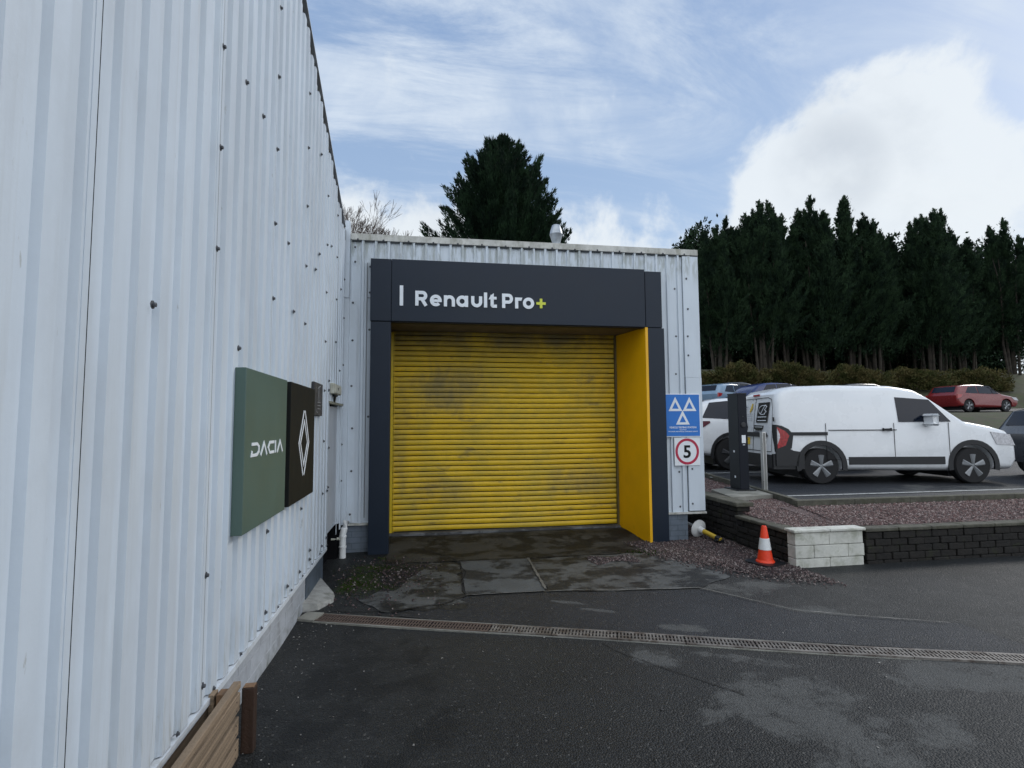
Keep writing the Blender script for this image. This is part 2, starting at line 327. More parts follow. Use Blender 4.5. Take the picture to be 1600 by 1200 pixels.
# asphalt with aggregate, dried patches, moss
def asphalt(name,base,patches,moss=(),wet=(),agg=1.):
    M=bpy.data.materials.new(name); M.use_nodes=True; t=M.node_tree; b=t.nodes['Principled BSDF']
    geo=t.nodes.new('ShaderNodeNewGeometry'); pos=geo.outputs['Position']
    vo=t.nodes.new('ShaderNodeTexVoronoi'); vo.inputs['Scale'].default_value=95; t.links.new(pos,vo.inputs['Vector'])
    sv=t.nodes.new('ShaderNodeSeparateColor'); t.links.new(vo.outputs['Color'],sv.inputs[0])
    stone=ramp(sv.outputs[0],.2,1.,t)
    big=noise(pos,.7,7,.6,.2,t); mid=noise(pos,4.,8,.7,0,t)
    c=mixc(ramp(big,.35,.65,t),tuple(x*.72 for x in base),tuple(x*1.25 for x in base),t)
    c=mixc(mth('MULTIPLY',stone,.60*agg,nt_=t),c,tuple(min(1,x*2.3) for x in base),t)
    c=mixc(mth('MULTIPLY',ramp(sv.outputs[1],.975,1.,t),.55,nt_=t),c,(.15,.145,.135),t)
    def ell(lst):
        acc=None
        for (x,y,rx,ry,rot,amp) in lst:
            mp_=t.nodes.new('ShaderNodeMapping'); mp_.vector_type='TEXTURE'; t.links.new(pos,mp_.inputs[0])
            mp_.inputs['Location'].default_value=(x,y,0); mp_.inputs['Rotation'].default_value=(0,0,R(rot)); mp_.inputs['Scale'].default_value=(rx,ry,1000)
            ln=t.nodes.new('ShaderNodeVectorMath'); ln.operation='LENGTH'; t.links.new(mp_.outputs[0],ln.inputs[0])
            e=ramp(ln.outputs['Value'],1.25,.35,t,0,amp)
            acc=e if acc is None else mth('MAXIMUM',acc,e,nt_=t)
        return acc
    rough=mth('ADD',mth('MULTIPLY',mid,.25,nt_=t),.42,nt_=t)
    fine=noise(pos,2.6,12,.72,.3,t)
    if patches:
        rag=mth('ADD',mth('MULTIPLY',mth('ADD',fine,-.5,nt_=t),1.7,nt_=t),.5,nt_=t)
        rag=mth('ADD',rag,mth('MULTIPLY',mth('ADD',noise(pos,22,6,.75,0,t),-.5,nt_=t),.35,nt_=t),nt_=t)
        mk=ramp(mth('ADD',rag,ell(patches),nt_=t),.70,.92,t)
        mk=mth('MULTIPLY',mk,mth('ADD',mth('MULTIPLY',stone,.35,nt_=t),.55,nt_=t),nt_=t)
        c=mixc(mk,c,(.105,.106,.102),t)
        rough=mth('ADD',rough,mth('MULTIPLY',mk,.3,nt_=t),nt_=t)
    if wet:  # damp patches, plus wall shade put into the colour
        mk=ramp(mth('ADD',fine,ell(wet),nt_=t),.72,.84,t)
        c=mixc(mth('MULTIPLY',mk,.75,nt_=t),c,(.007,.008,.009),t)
    if moss:
        mk=ramp(mth('ADD',fine,ell(moss),nt_=t),.74,.9,t)
        c=mixc(mth('MULTIPLY',mk,mth('ADD',mth('MULTIPLY',stone,.5,nt_=t),.4,nt_=t),nt_=t),c,(.026,.044,.004),t)
    b.inputs['Specular IOR Level'].default_value=.22
    t.links.new(c,b.inputs['Base Color']); t.links.new(rough,b.inputs['Roughness'])
    bn=t.nodes.new('ShaderNodeBump'); bn.inputs['Strength'].default_value=.8; bn.inputs['Distance'].default_value=.006
    hh=mth('ADD',mth('MULTIPLY',vo.outputs['Distance'],-1.4,nt_=t),mth('MULTIPLY',noise(pos,30,6,.7,0,t),.9,nt_=t),nt_=t)
    t.links.new(hh,bn.inputs['Height']); t.links.new(bn.outputs[0],b.inputs['Normal'])
    return M
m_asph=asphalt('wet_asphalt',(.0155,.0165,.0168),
  patches=[(2.05,2.95,.62,.50,15,.42),(2.35,2.55,.7,.30,20,.36),(1.62,3.72,.36,.20,-25,.36),(2.25,3.55,.5,.10,-30,.33),(2.1,4.2,.34,.13,-25,.36),(3.1,4.35,.8,.35,-15,.36),(3.6,3.2,.9,.5,0,.38),(3.2,5.15,.7,.3,0,.34),(-.05,5.35,.55,.22,-10,.33),(.1,5.9,.3,.3,0,.30),(5.5,3.5,1.2,.7,0,.34),(.45,1.5,1.,.4,0,.1)],
  moss=[(-.62,6.0,.28,.55,-15,.46),(-.5,6.55,.4,.25,0,.34),(-.2,7.0,.5,.2,0,.28),(3.05,6.62,.4,.12,-12,.40)],
  wet=[(-.35,3.4,.9,2.2,0,.27),(-.45,6.2,.75,.8,0,.35),(-.5,7.2,.6,.4,0,.3)])  # first ellipse paints the left wall's shade into the ground colour, with damp
m_tarm=asphalt('new_tarmac',(.0160,.0178,.0210),patches=[(2.05,4.25,.30,.12,-28,.40),(1.35,5.0,.25,.05,-30,.34),(1.55,4.75,.2,.05,-30,.34)],agg=1.2)
m_park=asphalt('carpark_asphalt',(.020,.022,.026),patches=[(9,8,2,.8,0,.35)])
m_grav=mat('gravel_bed',(.095,.060,.057),.85,.45,60,1.5,90,dirts=[((.19,.155,.15),70,.52,.62,(1,1,1),.8),((.022,.02,.02),60,.55,.65,(1,1,1),.7)])
def stonemat(name,cols):
    M=bpy.data.materials.new(name); M.use_nodes=True; t=M.node_tree; b=t.nodes['Principled BSDF']
    geo=t.nodes.new('ShaderNodeNewGeometry'); cr_=t.nodes.new('ShaderNodeValToRGB'); t.links.new(geo.outputs['Random Per Island'],cr_.inputs[0])
    e=cr_.color_ramp; e.interpolation='CONSTANT'
    for i,c in enumerate(cols):
        el=e.elements[i] if i<2 else e.elements.new(i/len(cols))
        el.position=i/len(cols); el.color=(*c,1)
    t.links.new(cr_.outputs[0],b.inputs['Base Color']); b.inputs['Roughness'].default_value=.75
    return M
m_st1=stonemat('purple_gravel',[(.085,.044,.042),(.125,.075,.070),(.045,.028,.028),(.18,.125,.115),(.11,.055,.050),(.06,.042,.040),(.25,.20,.185),(.075,.036,.034)])
m_st2=stonemat('dark_gravel',[(.030,.018,.018),(.060,.034,.033),(.016,.012,.013),(.105,.070,.066),(.042,.023,.023),(.18,.15,.14),(.034,.022,.019)])
m_st3=stonemat('loose_chips',[(.10,.10,.095),(.05,.05,.05),(.28,.27,.25),(.04,.04,.042),(.07,.065,.06)])
m_soil=mat('hillside_soil',(.040,.040,.022),.95,.35,1.5,1,20,dirts=[((.03,.045,.012),2,.45,.6,(1,1,1),.8),((.055,.035,.022),5,.5,.7,(1,1,1),.6)])
m_line=mat('road_paint',(.34,.35,.34),.7,.15,20,dirts=[((.06,.06,.06),18,.5,.66,(1,1,1),.8)])

# ------------------------------------------------------------------ ground
def sstep(a,b,x):
    t=min(1,max(0,(x-a)/(b-a))); return t*t*(3-2*t)
def gz(x,y):
    return .03*sstep(4.6,3.0,y)+.085*sstep(7.15,8.0,y)*sstep(-2,-.4,x)*(1-sstep(3.1,3.3,x)) + .004*math.sin(x*2.1+y*1.3)+.003*math.sin(y*3.7-x)
def sheet(x0,x1,y0,y1,nx,ny,fz,mb=None):
    mb=mb or MB(); vs=[]; fs=[]
    for j in range(ny+1):
        for i in range(nx+1):
            x=x0+(x1-x0)*i/nx; y=y0+(y1-y0)*j/ny; vs.append((x,y,fz(x,y)))
    for j in range(ny):
        for i in range(nx): a=j*(nx+1)+i; fs.append((a,a+1,a+nx+2,a+nx+1))
    return mb.add(vs,fs)
g=sheet(-1.3,4.4,-3,9.0,38,90,gz); sheet(4.4,30,-3,6.05,60,60,gz,g); sheet(-14,30,-25,-3,20,20,gz,g); 
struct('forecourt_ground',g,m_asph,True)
def poly_sheet(name,poly,matr,dz,fz=gz,cuts=6):
    bm=bmesh.new(); vs=[bm.verts.new((x,y,0)) for x,y in poly]; fc=bm.faces.new(vs)
    bmesh.ops.triangulate(bm,faces=[fc]); bmesh.ops.subdivide_edges(bm,edges=bm.edges[:],cuts=cuts,use_grid_fill=True)
    for v in bm.verts: v.co.z=fz(v.co.x,v.co.y)+dz
    mb=MB().bm(bm); return struct(name,mb,matr,True)
def jag(pts,amp,step=.12,seed=1):
    rr=random.Random(seed); out=[]
    n=len(pts)
    for i in range(n):
        a=Vector(pts[i]); b=Vector(pts[(i+1)%n]); d=(b-a); k=max(1,int(d.length/step)); nn=Vector((-d.y,d.x)).normalized()
        for j in range(k):
            p=a+d*j/k
            if j: p+=nn*rr.uniform(-amp,amp)
            out.append((p.x,p.y))
    return out
poly_sheet('tarmac_strip',jag([(-.2,4.93),(.45,4.63),(1.5,4.20),(2.75,3.82),(4.3,3.2),(4.3,3.9),(3.2,4.40),(2.75,5.16),(1.2,5.33),(.42,5.32)],.012,.15,3),m_tarm,.005,cuts=4)
poly_sheet('concrete_apron_strip',jag([(-.42,6.74),(3.06,6.70),(3.0,7.95),(-.44,7.95)],.01,.3,4),m_apron,.006)
poly_sheet('concrete_slab_square',jag([(.42,5.36),(1.20,5.37),(1.27,6.70),(.46,6.70)],.006,.2,5),m_slab,.009,cuts=3)
poly_sheet('concrete_patch_right',jag([(1.22,5.36),(2.0,5.28),(2.72,5.20),(3.25,5.5),(3.3,6.1),(2.9,6.68),(1.29,6.69)],.03,.12,6),m_wetc,.006,cuts=3)
poly_sheet('concrete_patch_left',jag([(-.35,5.05),(.40,5.0),(.40,6.6),(.10,6.68),(-.05,6.2),(-.2,5.75),(-.6,5.45)],.05,.12,8),m_wetc,.0065,cuts=3)
def strip(mb,pts,wd,dz,fz=gz,seed=0,jit=.01):
    rr=random.Random(seed); P=[]
    for i in range(len(pts)-1):
        a=Vector(pts[i]); b=Vector(pts[i+1]); k=max(1,int((b-a).length/.07))
        for j in range(k): P.append(a+(b-a)*j/k)
    P.append(Vector(pts[-1])); P=[p+Vector((rr.uniform(-jit,jit),rr.uniform(-jit,jit))) for p in P]
    for i in range(len(P)-1):
        d=(P[i+1]-P[i]).normalized(); n=Vector((-d.y,d.x)); w1=wd*rr.uniform(.5,1.2)/2
        q=[P[i]+n*w1,P[i]-n*w1,P[i+1]-n*w1,P[i+1]+n*w1]
        mb.add([(p.x,p.y,fz(p.x,p.y)+dz) for p in q],[(0,1,2,3)])
ck=MB()
strip(ck,[(.15,6.70),(1.3,6.74),(2.1,6.72),(2.6,6.9),(3.0,6.75)],.014,.014,seed=1)
strip(ck,[(.0,7.35),(.25,7.05),(.42,6.72),(.48,6.2),(.40,5.7),(.42,5.33),(.2,5.15),(-.25,5.05),(-.8,5.15)],.018,.0145,seed=2)
strip(ck,[(1.33,6.42),(2.0,6.42),(2.1,6.42)],.010,.015,seed=3,jit=.003)
strip(ck,[(1.95,6.7),(2.04,6.36)],.012,.0155,seed=4,jit=.003)
strip(ck,[(-.4,7.68),(1.0,7.72),(2.0,7.66),(2.8,7.78)],.012,.0135,seed=5,jit=.004)
strip(ck,[(1.33,4.02),(1.42,3.8),(1.62,3.5),(1.9,3.1)],.008,.005,seed=6,jit=.006)
strip(ck,[(1.95,6.95),(2.3,6.85),(2.45,6.6),(2.4,6.2),(2.6,5.8)],.02,.0165,seed=9,jit=.02)
struct('pavement_cracks',ck,m_crack)
sm=MB(); strip(sm,[(1.18,5.345),(1.5,5.34),(2.72,5.185),(3.2,4.42),(4.2,3.9)],.014,.0185,seed=7,jit=.006); strip(sm,[(.42,5.335),(1.15,5.345)],.010,.0185,seed=8,jit=.003)
struct('pavement_seam',sm,m_pale)
ms=MB(); strip(ms,[(1.285,6.70),(1.215,5.42)],.03,.0175,seed=11,jit=.0); struct('pavement_joint_strip',ms,mat('old_joint_strip',(.11,.105,.09),.7,.3,20))
# sill under door
s=MB(); s.bbox(-.46,2.94,7.93,8.10,.03,.118,.006); struct('door_threshold',s,mat('threshold_concrete',(.13,.135,.14),.7,.2,5,.4,60,dirts=[((.03,.03,.032),3,.42,.56,(1,1,1),.85)]))

# hill and horizon terrain
def hz(x,y):
    h=.44+1.62*sstep(15.2,22.0,y)+1.6*sstep(29.6,31.8,y)+1.9*sstep(31.8,38,y)+2.5*sstep(38,70,y)
    if x<4.2: h=min(h,.44+1.0*sstep(14,30,y)) if y<30 else h-2.0*sstep(4.2,-12,x)
    return h+.06*math.sin(x*.7)*math.sin(y*.9)*(1 if y>15.5 and (y<22 or y>30) else 0)
hm=MB(); sheet(-90,120,9.0,100,140,150,hz,hm); struct('hillside_terrain',hm,m_soil,True)
bt=sheet(-1500,1500,-1500,1500,24,24,lambda x,y:-.25 if math.hypot(x,y)<700 else -.25)
struct('terrain',bt,m_soil)
bk=sheet(-600,700,99.5,420,40,10,lambda x,y:8.2+2*math.sin(x*.02)); struct('hilltop_terrain',bk,m_soil,True)
# car park lower
kerbx=lambda y: 5.22+(y-7.0)*.205
PY=7.05
CP=[(kerbx(6.1)+.12,6.1),(34,6.1),(34,15.3),(kerbx(15.3)+.12,15.3)]
struct('lower_car_park',sheet(0,1,0,1,30,10,lambda x,y:0),m_park)
o=bpy.data.objects['lower_car_park']
sk=MB()
for i in range(30): sk.bbox(kerbx(PY)+.0+i*.915,kerbx(PY)+.91+i*.915,PY,PY+.125,.2,.54,.008)
struct('car_park_front_kerb',sk,m_cope)
vg=sheet(kerbx(5.9)-.05,34,5.84,PY+.02,60,8,lambda x,y:.40+.05*sstep(5.9,7.,y)+.008*math.sin(x*7+y*5)); struct('gravel_verge_ground',vg,m_grav,True)
for v in o.data.vertices:
    s_,t_=v.co.x,v.co.y; y=PY+.12+(15.3-PY-.12)*t_; x=(kerbx(y)+.12)*(1-s_)+34*s_; v.co=(x,y,.5+.003*math.sin(x*2+y))
up=sheet(9,60,22.2,29.6,10,10,lambda x,y:2.10+.30*sstep(25.8,28.2,y)); struct('upper_car_park',up,m_park)
ln=MB()
def line(x0,y0,x1,y1,z,w_=.1):
    d=Vector((x1-x0,y1-y0)).normalized(); n=Vector((-d.y,d.x))*w_/2
    ln.add([(x0+n.x,y0+n.y,z),(x0-n.x,y0-n.y,z),(x1-n.x,y1-n.y,z),(x1+n.x,y1+n.y,z)],[(0,1,2,3)])
line(5.55,7.75,10.3,7.75,.508); line(5.95,10.6,6.4,11.75,.508,.08); line(6.35,11.55,11.2,11.55,.508); line(7.0,14.6,11.9,14.6,.508)
struct('parking_bay_markings',ln,m_line)
kb=MB()
for i in range(9):
    y0=PY+.13+i*.9; y1=y0+.885
    a=(kerbx(y0),y0); b=(kerbx(y1),y1)
    kb.add([(a[0],a[1],.3),(a[0]+.12,a[1],.3),(b[0]+.12,b[1],.3),(b[0],b[1],.3),(a[0],a[1],.545),(a[0]+.12,a[1],.535),(b[0]+.12,b[1],.535),(b[0],b[1],.545)],[(0,3,2,1),(4,5,6,7),(0,1,5,4),(1,2,6,5),(2,3,7,6),(3,0,4,7)])
struct('car_park_kerb',kb,m_cope)
def bedz(x,y): return .375+.055*sstep(5.9,7.6,y)+.02*sstep(4.4,5.4,x)
gb=MB(); vs=[];fs=[]
for j in range(41):
    y=5.9+j*9.4/40
    for i in range(9):
        x=4.30+(kerbx(y)+.02-4.30)*i/8; vs.append((x,y,bedz(x,y)+.01*math.sin(x*9+y*5)))
for j in range(40):
    for i in range(8): a=j*9+i; fs.append((a,a+1,a+10,a+9))
gb.add(vs,fs); struct('gravel_bed_ground',gb,m_grav,True)

# stones
def stones(name,pts,size,matr,label,seed=0,cat='gravel'):
    rs=np.random.RandomState(seed); n=len(pts)
    base=np.array([(1,0,0),(-.5,.87,0),(-.5,-.87,0),(.3,.2,.75),(-.35,.3,.55),(0,-.4,.65)],float)
    F=np.array([(0,1,4),(0,4,3),(1,2,4),(2,5,4),(2,0,5),(0,3,5),(3,4,5)])
    sc_=size*rs.uniform(.5,1.3,(n,1,1)); an=rs.uniform(0,6.28,n); ca,sa=np.cos(an),np.sin(an)
    V=np.repeat(base[None],n,0)+rs.uniform(-.25,.25,(n,6,3)); V*=sc_*rs.uniform(.6,1.2,(n,1,3))
    X=V[:,:,0]*ca[:,None]-V[:,:,1]*sa[:,None]; Y=V[:,:,0]*sa[:,None]+V[:,:,1]*ca[:,None]
    V=np.stack([X,Y,V[:,:,2]],2)+np.array(pts)[:,None,:]
    FF=(F[None]+ (np.arange(n)*6)[:,None,None]).reshape(-1,3)
    me=npmesh(name,V.reshape(-1,3),FF); me.materials.append(matr)
    o=bpy.data.objects.new(name,me); link(o); tag(o,label,cat,None,'stuff'); return o
def npmesh(name,V,F):
    me=bpy.data.meshes.new(name); k=F.shape[1]
    me.vertices.add(len(V)); me.vertices.foreach_set('co',V.astype(np.float32).ravel())
    me.loops.add(F.size); me.loops.foreach_set('vertex_index',F.astype(np.int32).ravel())
    me.polygons.add(len(F)); me.polygons.foreach_set('loop_start',np.arange(0,F.size,k,dtype=np.int32)); me.polygons.foreach_set('loop_total',np.full(len(F),k,dtype=np.int32))
    me.update(); me.validate(); return me
pts=[]
for _ in range(26000):
    y=rnd.uniform(5.92,9.6); x=rnd.uniform(4.32,kerbx(y)-.01); pts.append((x,y,bedz(x,y)+.006+rnd.uniform(-.004,.008)))
for _ in range(6000):
    y=rnd.uniform(9.6,14); x=rnd.uniform(4.4,kerbx(y)-.01); pts.append((x,y,bedz(x,y)+.006))
for _ in range(20000):
    x=4.9+rnd.random()**1.4*7; y=rnd.uniform(5.88,PY-.02)
    if x>kerbx(y): pts.append((x,y,.40+.05*sstep(5.9,7.,y)+.008+rnd.uniform(-.003,.006)))
stones('gravel',pts,.016,m_st1,'purple-grey gravel covering the raised bed around the charging post',1)
pts=[]
k=0
while len(pts)<24000 and k<400000:
    k+=1; x=rnd.uniform(2.5,4.22); y=rnd.uniform(4.3,9.0)
    # density falls towards the forecourt
    edge=4.9+ (4.2-x)*1.25; d=(y-edge)
    if x<3.75 and y>7.3: continue
    pr_=sstep(-.75,.55,d)*sstep(4.7,5.6,y)*(1 if x>3.0 else sstep(2.6,3.1,x))
    if rnd.random()<pr_**1.6: pts.append((x,y,gz(x,y)+.004+rnd.uniform(0,.012)))
stones('gravel',pts,.014,m_st2,'dark gravel spilling over the tarmac beside the old brick wall',2)
pts=[]
for _ in range(1300):
    a=rnd.uniform(0,6.28); q=math.sqrt(rnd.random()); x=2.28+.30*q*math.cos(a); y=6.42+.17*q*math.sin(a)+.1*math.sin(3*a)*q; pts.append((x,y,gz(x,y)+.008+.012*(1-q)))
for _ in range(800):
    x=rnd.gauss(-.4,.35); y=rnd.gauss(6.2,.5)
    if x>-.95 and y<7.1: pts.append((x,y,gz(x,y)+.004))
stones('rubble',pts,.014,m_st2,'broken stones filling the pothole and the mossy corner',3,'rubble')
pts=[]
for _ in range(130):
    x=rnd.uniform(-.95,4); y=rnd.uniform(1.9,5.2); pts.append((x,y,gz(x,y)+.003))
for _ in range(200):
    x=-.98+abs(rnd.gauss(0,.22)); y=rnd.uniform(2.2,5.2); pts.append((x,y,gz(x,y)+.003))
stones('stone_chips',pts,.0075,m_st3,'small pale stone chips scattered over the wet tarmac',4,'stone chips')
# moss / weed tufts
def tufts(name,pts,h,matr,label,seed=5):
    rs=np.random.RandomState(seed); P=np.array(pts); n=len(P)
    a=rs.uniform(0,6.28,n); hh=h*rs.uniform(.4,1.2,n); wd=hh*.35
    d=np.stack([np.cos(a),np.sin(a),0*a],1); e=np.stack([-np.sin(a),np.cos(a),0*a],1)
    V=np.stack([P-e*wd[:,None],P+e*wd[:,None],P+d*(hh*rs.uniform(-.6,.9,n))[:,None]+np.array([0,0,1])*hh[:,None]],1)
    me=npmesh(name,V.reshape(-1,3),np.arange(3*n).reshape(-1,3)); me.materials.append(matr)
    o=bpy.data.objects.new(name,me); link(o); tag(o,label,'moss',None,'stuff')
pts=[]
for (cx,cy_,rx,ry,n) in ((-.66,6.0,.16,.36,4200),(-.5,6.55,.32,.2,3000),(-.15,7.0,.35,.1,1500),(-.35,5.75,.12,.2,900)):
    for _ in range(n):
        x=rnd.gauss(cx,rx*.6); y=rnd.gauss(cy_,ry*.6)
        if x>-.98 and (math.sin(x*23)+math.sin(y*17+x*9))>-.6: pts.append((x,y,gz(x,y)))
tufts('moss',pts,.008,l_moss,'bright green moss in the corner by the white downpipe')
pts=[]
for _ in range(1800):
    x=rnd.gauss(3.05,.22); y=rnd.gauss(6.68,.07)-(x-3.05)*.1; pts.append((x,y,gz(x,y)))
tufts('moss',pts,.02,l_moss,'yellow-green moss clump at the foot of the right pillar',6)

# ------------------------------------------------------------------ drain channel
dr=thing('drain_channel','long slotted drainage channel crossing the forecourt in front of the roller door','drain',(-1.0,5.06,0))
A=Vector((-.86,5.0)); B=Vector((2.72,3.685)); dd=(B-A).normalized(); nn=Vector((-dd.y,dd.x)); ang=math.atan2(dd.y,dd.x)
def dp(a,b,z):
    p=A+dd*a+nn*b; return (p.x,p.y,gz(p.x,p.y)+z)
def dbox(mb,a0,a1,b0,b1,z0,z1):
    v=[dp(a0,b0,z0),dp(a1,b0,z0),dp(a1,b1,z0),dp(a0,b1,z0),dp(a0,b0,z1),dp(a1,b0,z1),dp(a1,b1,z1),dp(a0,b1,z1)]
    mb.add(v,[(0,3,2,1),(4,5,6,7),(0,1,5,4),(1,2,6,5),(2,3,7,6),(3,0,4,7)])
m_rust=mat('rusty_grate',(.085,.058,.045),.7,.3,12,.3,60,dirts=[((.05,.03,.025),12,.5,.65,(1,1,1),.7)])
m_grt=mat('worn_iron_grate',(.17,.155,.14),.55,.3,8,.3,60,metal=.2,dirts=[((.06,.042,.032),9,.48,.6,(1,1,1),.7)])
ch=MB(); dbox(ch,0,8.5,-.085,.085,-.06,.007); part('channel_trough',ch,m_dark,dr)
fr=MB(); dbox(fr,0,8.5,-.098,-.085,-.05,.011); dbox(fr,0,8.5,.085,.098,-.05,.011); part('channel_edge',fr,m_conc,dr)
for i in range(17):
    g=MB(); a0=i*.5+.003; a1=(i+1)*.5-.003
    dbox(g,a0,a1,-.084,-.058,.0,.015); dbox(g,a0,a1,.058,.084,.0,.015); dbox(g,a0,a1,-.006,.006,.001,.0135)
    for k in range(19):
        c=a0+.012+(a1-a0-.024)*k/18; dbox(g,c-.0065,c+.0065,-.058,.058,.0,.014)
    part('grate',g,m_rust if i<3 else m_grt,dr,label='rusty red-brown grate' if i<3 else None)
ce=MB(); dbox(ce,-.16,-.005,-.09,.09,-.05,.02); part('end_block',ce,m_conc,dr)
lump=MB(); 
prof=[(-1.03,5.18),(-.90,5.22),(-.80,5.42),(-.82,5.62),(-.90,5.78),(-1.0,5.98),(-1.04,5.98)]
def lumpz(p): return .03+.05*sstep(-.80,-1.0,p[0])
lv=[(a,b,-.02) for a,b in prof]+[(a*.93-.06 if 0 else a-.02,b,lumpz((a,b))) for a,b in prof]; n=len(prof)
lump.add(lv,[tuple(range(n)),tuple(range(n,2*n))]+[(i,(i+1)%n,n+(i+1)%n,n+i) for i in range(n)])
single('concrete_haunch',lump,mat('pale_concrete',(.34,.335,.31),.9,.2,12,1,60,dirts=[((.12,.12,.08),9,.5,.7,(1,1,1),.6)]),'pale wedge of rough concrete at the foot of the dark blue plinth','concrete',( -.95,5.5,0))

# ------------------------------------------------------------------ left warehouse
XL=-1.02
def zv(y): return 5.235-.41*(y-4.59) if y>-2 else 5.235-.41*(-2-4.59)+.41*(y+2)
wh=thing('warehouse','large white corrugated metal warehouse along the left of the forecourt','building',(XL,3,0))
cl=MB(); 
def wallprof(y0,y1):
    """box profile, 200 mm pitch"""
    out=[]; k0=math.floor((y0-3.85)/.16667)
    y=3.85+k0*.16667
    while y<y1+.17:
        out+=[(y,0),(y+.066,0),(y+.078,.022),(y+.152,.022)]; y+=.16667
    return [p for p in out if y0<=p[0]<=y1]
PR=wallprof(-5,7.26)
steps=sorted(set([3.81+i*.333 for i in range(-30,12)]))
pp=PR[:]
for (ya,da),(yb,db) in zip(PR[:-1],PR[1:]):
    for c in steps+[6.17,7.09]:
        if ya<c<yb: pp.append((c,da+(db-da)*(c-ya)/(yb-ya)))
pp.sort()
for (ya,da),(yb,db) in zip(pp[:-1],pp[1:]):
    if yb-ya<1e-6: continue
    mid=(ya+yb)/2; st=[c for c in steps if c>mid]; zt=zv((st[0] if st else mid))-.03
    if mid<-2: zt=zv(mid)-.05
    z0=.36
    if 6.17<mid<7.09: z0=1.90
    cl.quad((XL+da,ya,z0),(XL+db,yb,z0),(XL+db,yb,zt),(XL+da,ya,zt))
wc=part('wall_cladding',cl,m_clad,wh)
# lap edges every 1 m: a proud strip edge with thin shadow
lp=MB()
for i in range(-8,4):
    y=3.81+i*1.0
    lp.box(XL+.021,XL+.0245,y-.035,y-.006,.36,zv(y)-.1)
    lp.box(XL+.001,XL+.012,y-.012,y-.006,.36,zv(y)-.1) if 0 else None

part('sheet_lap',lp,m_clad,wh)
lpd=MB()
for i in range(-8,4):
    y=3.81+i*1.0
    if y<6.1 or y>7: lpd.box(XL+.021,XL+.0232,y-.0058,y+.001,.36,zv(y)-.1)
lpd.box(XL+.021,XL+.0232,6.605,6.613,1.9,zv(6.61)-.12); lpd.box(XL+.021,XL+.0232,6.805,6.812,1.9,zv(6.81)-.12)
part('lap_shadow_gap',lpd,m_dark,wh)
bk=MB()   # inner wall slab behind the sheets
ys=[-5+i*.5 for i in range(0,25)]+[7.26]
def slab(mb,y0,y1,z0,zt0,zt1,x0,x1):
    mb.add([(x0,y0,z0),(x1,y0,z0),(x1,y1,z0),(x0,y1,z0),(x0,y0,zt0),(x1,y0,zt0),(x1,y1,zt1),(x0,y1,zt1)],[(0,3,2,1),(4,5,6,7),(0,1,5,4),(1,2,6,5),(2,3,7,6),(3,0,4,7)])
slab(bk,-5,-2,.33,zv(-5)-.02,zv(-2)-.02,XL-.2,XL-.012); slab(bk,-2,6.17,.33,zv(-2)-.02,zv(6.17)-.02,XL-.2,XL-.012)
slab(bk,6.17,7.09,1.95,zv(6.17)-.02,zv(7.09)-.02,XL-.2,XL-.012); slab(bk,7.09,7.36,.0,zv(7.09)-.02,zv(7.36)-.02,XL-.2,XL-.012)
part('inner_wall',bk,m_dark,wh)
vf=MB(); slab(vf,-2,7.22,0,0,0,0,0) if 0 else None
def verge(mb,y0,y1,x0,x1,a,b):
    mb.add([(x0,y0,zv(y0)+a),(x1,y0,zv(y0)+a),(x1,y1,zv(y1)+a),(x0,y1,zv(y1)+a),(x0,y0,zv(y0)+b),(x1,y0,zv(y0)+b),(x1,y1,zv(y1)+b),(x0,y1,zv(y1)+b)],[(0,3,2,1),(4,5,6,7),(0,1,5,4),(1,2,6,5),(2,3,7,6),(3,0,4,7)])
verge(vf,-2,7.14,XL-.3,XL+.030,.0,.014); verge(vf,-5,-2,XL-.3,XL+.030,.0,.014)
part('verge_flashing',vf,m_flash,wh)
rf=MB()
for (y0,y1) in ((-12,-2),(-2,7.0)):
    rf.add([(-14,y0,zv(y0)-.1),(XL-.25,y0,zv(y0)-.1),(XL-.25,y1,zv(y1)-.1),(-14,y1,zv(y1)-.1),(-14,y0,zv(y0)-.02),(XL-.25,y0,zv(y0)-.02),(XL-.25,y1,zv(y1)-.02),(-14,y1,zv(y1)-.02)],[(0,3,2,1),(4,5,6,7),(0,1,5,4),(1,2,6,5),(2,3,7,6),(3,0,4,7)])
part('roof',rf,mat('grey_roof_sheet',(.2,.21,.22),.6,.1),wh)
ff=MB(); ff.box(XL-.02,XL+.030,-5,6.14,.325,.355); part('drip_flashing',ff,m_flash,wh)
pl=MB()
pl.box(XL-.2,XL-.015,-5,5.28,-.1,.325); part('plinth',pl,m_plw,wh,label='white painted block plinth')
pj=MB()
for c in range(2): pj.box(XL-.016,XL-.0135,-5,5.28,.10+c*.11,.106+c*.11) if c<2 else None
for c in range(3):
    for i in range(24): y=-4.9+i*.44+(c%2)*.22; pj.box(XL-.016,XL-.0137,y,y+.006,[.0,.106,.216][c],[.10,.21,.32][c]) if y<5.2 else None
part('mortar_joint',pj,mat('painted_mortar',(.38,.40,.43),.9,.2,8),wh)
pb=MB(); pb.box(XL-.2,XL-.008,5.29,6.13,-.1,.325); part('plinth',pb,m_plb,wh,label='dark blue plinth panel')
pc=MB(); pc.box(XL-.22,XL-.05,6.14,6.28,-.1,.50); part('plinth_return',pc,mat('bare_block',(.12,.12,.11),.9,.3,6,1,30),wh)
rc=MB(); rc.bbox(XL-.10,XL-.022,6.22,7.06,.47,1.86,.004); part('infill_panel',rc,mat('infill_white',(.50,.53,.57),.5,.06,3,dirts=[((.3,.3,.28),6,.5,.8,(1,1,.3),.5)]),wh)
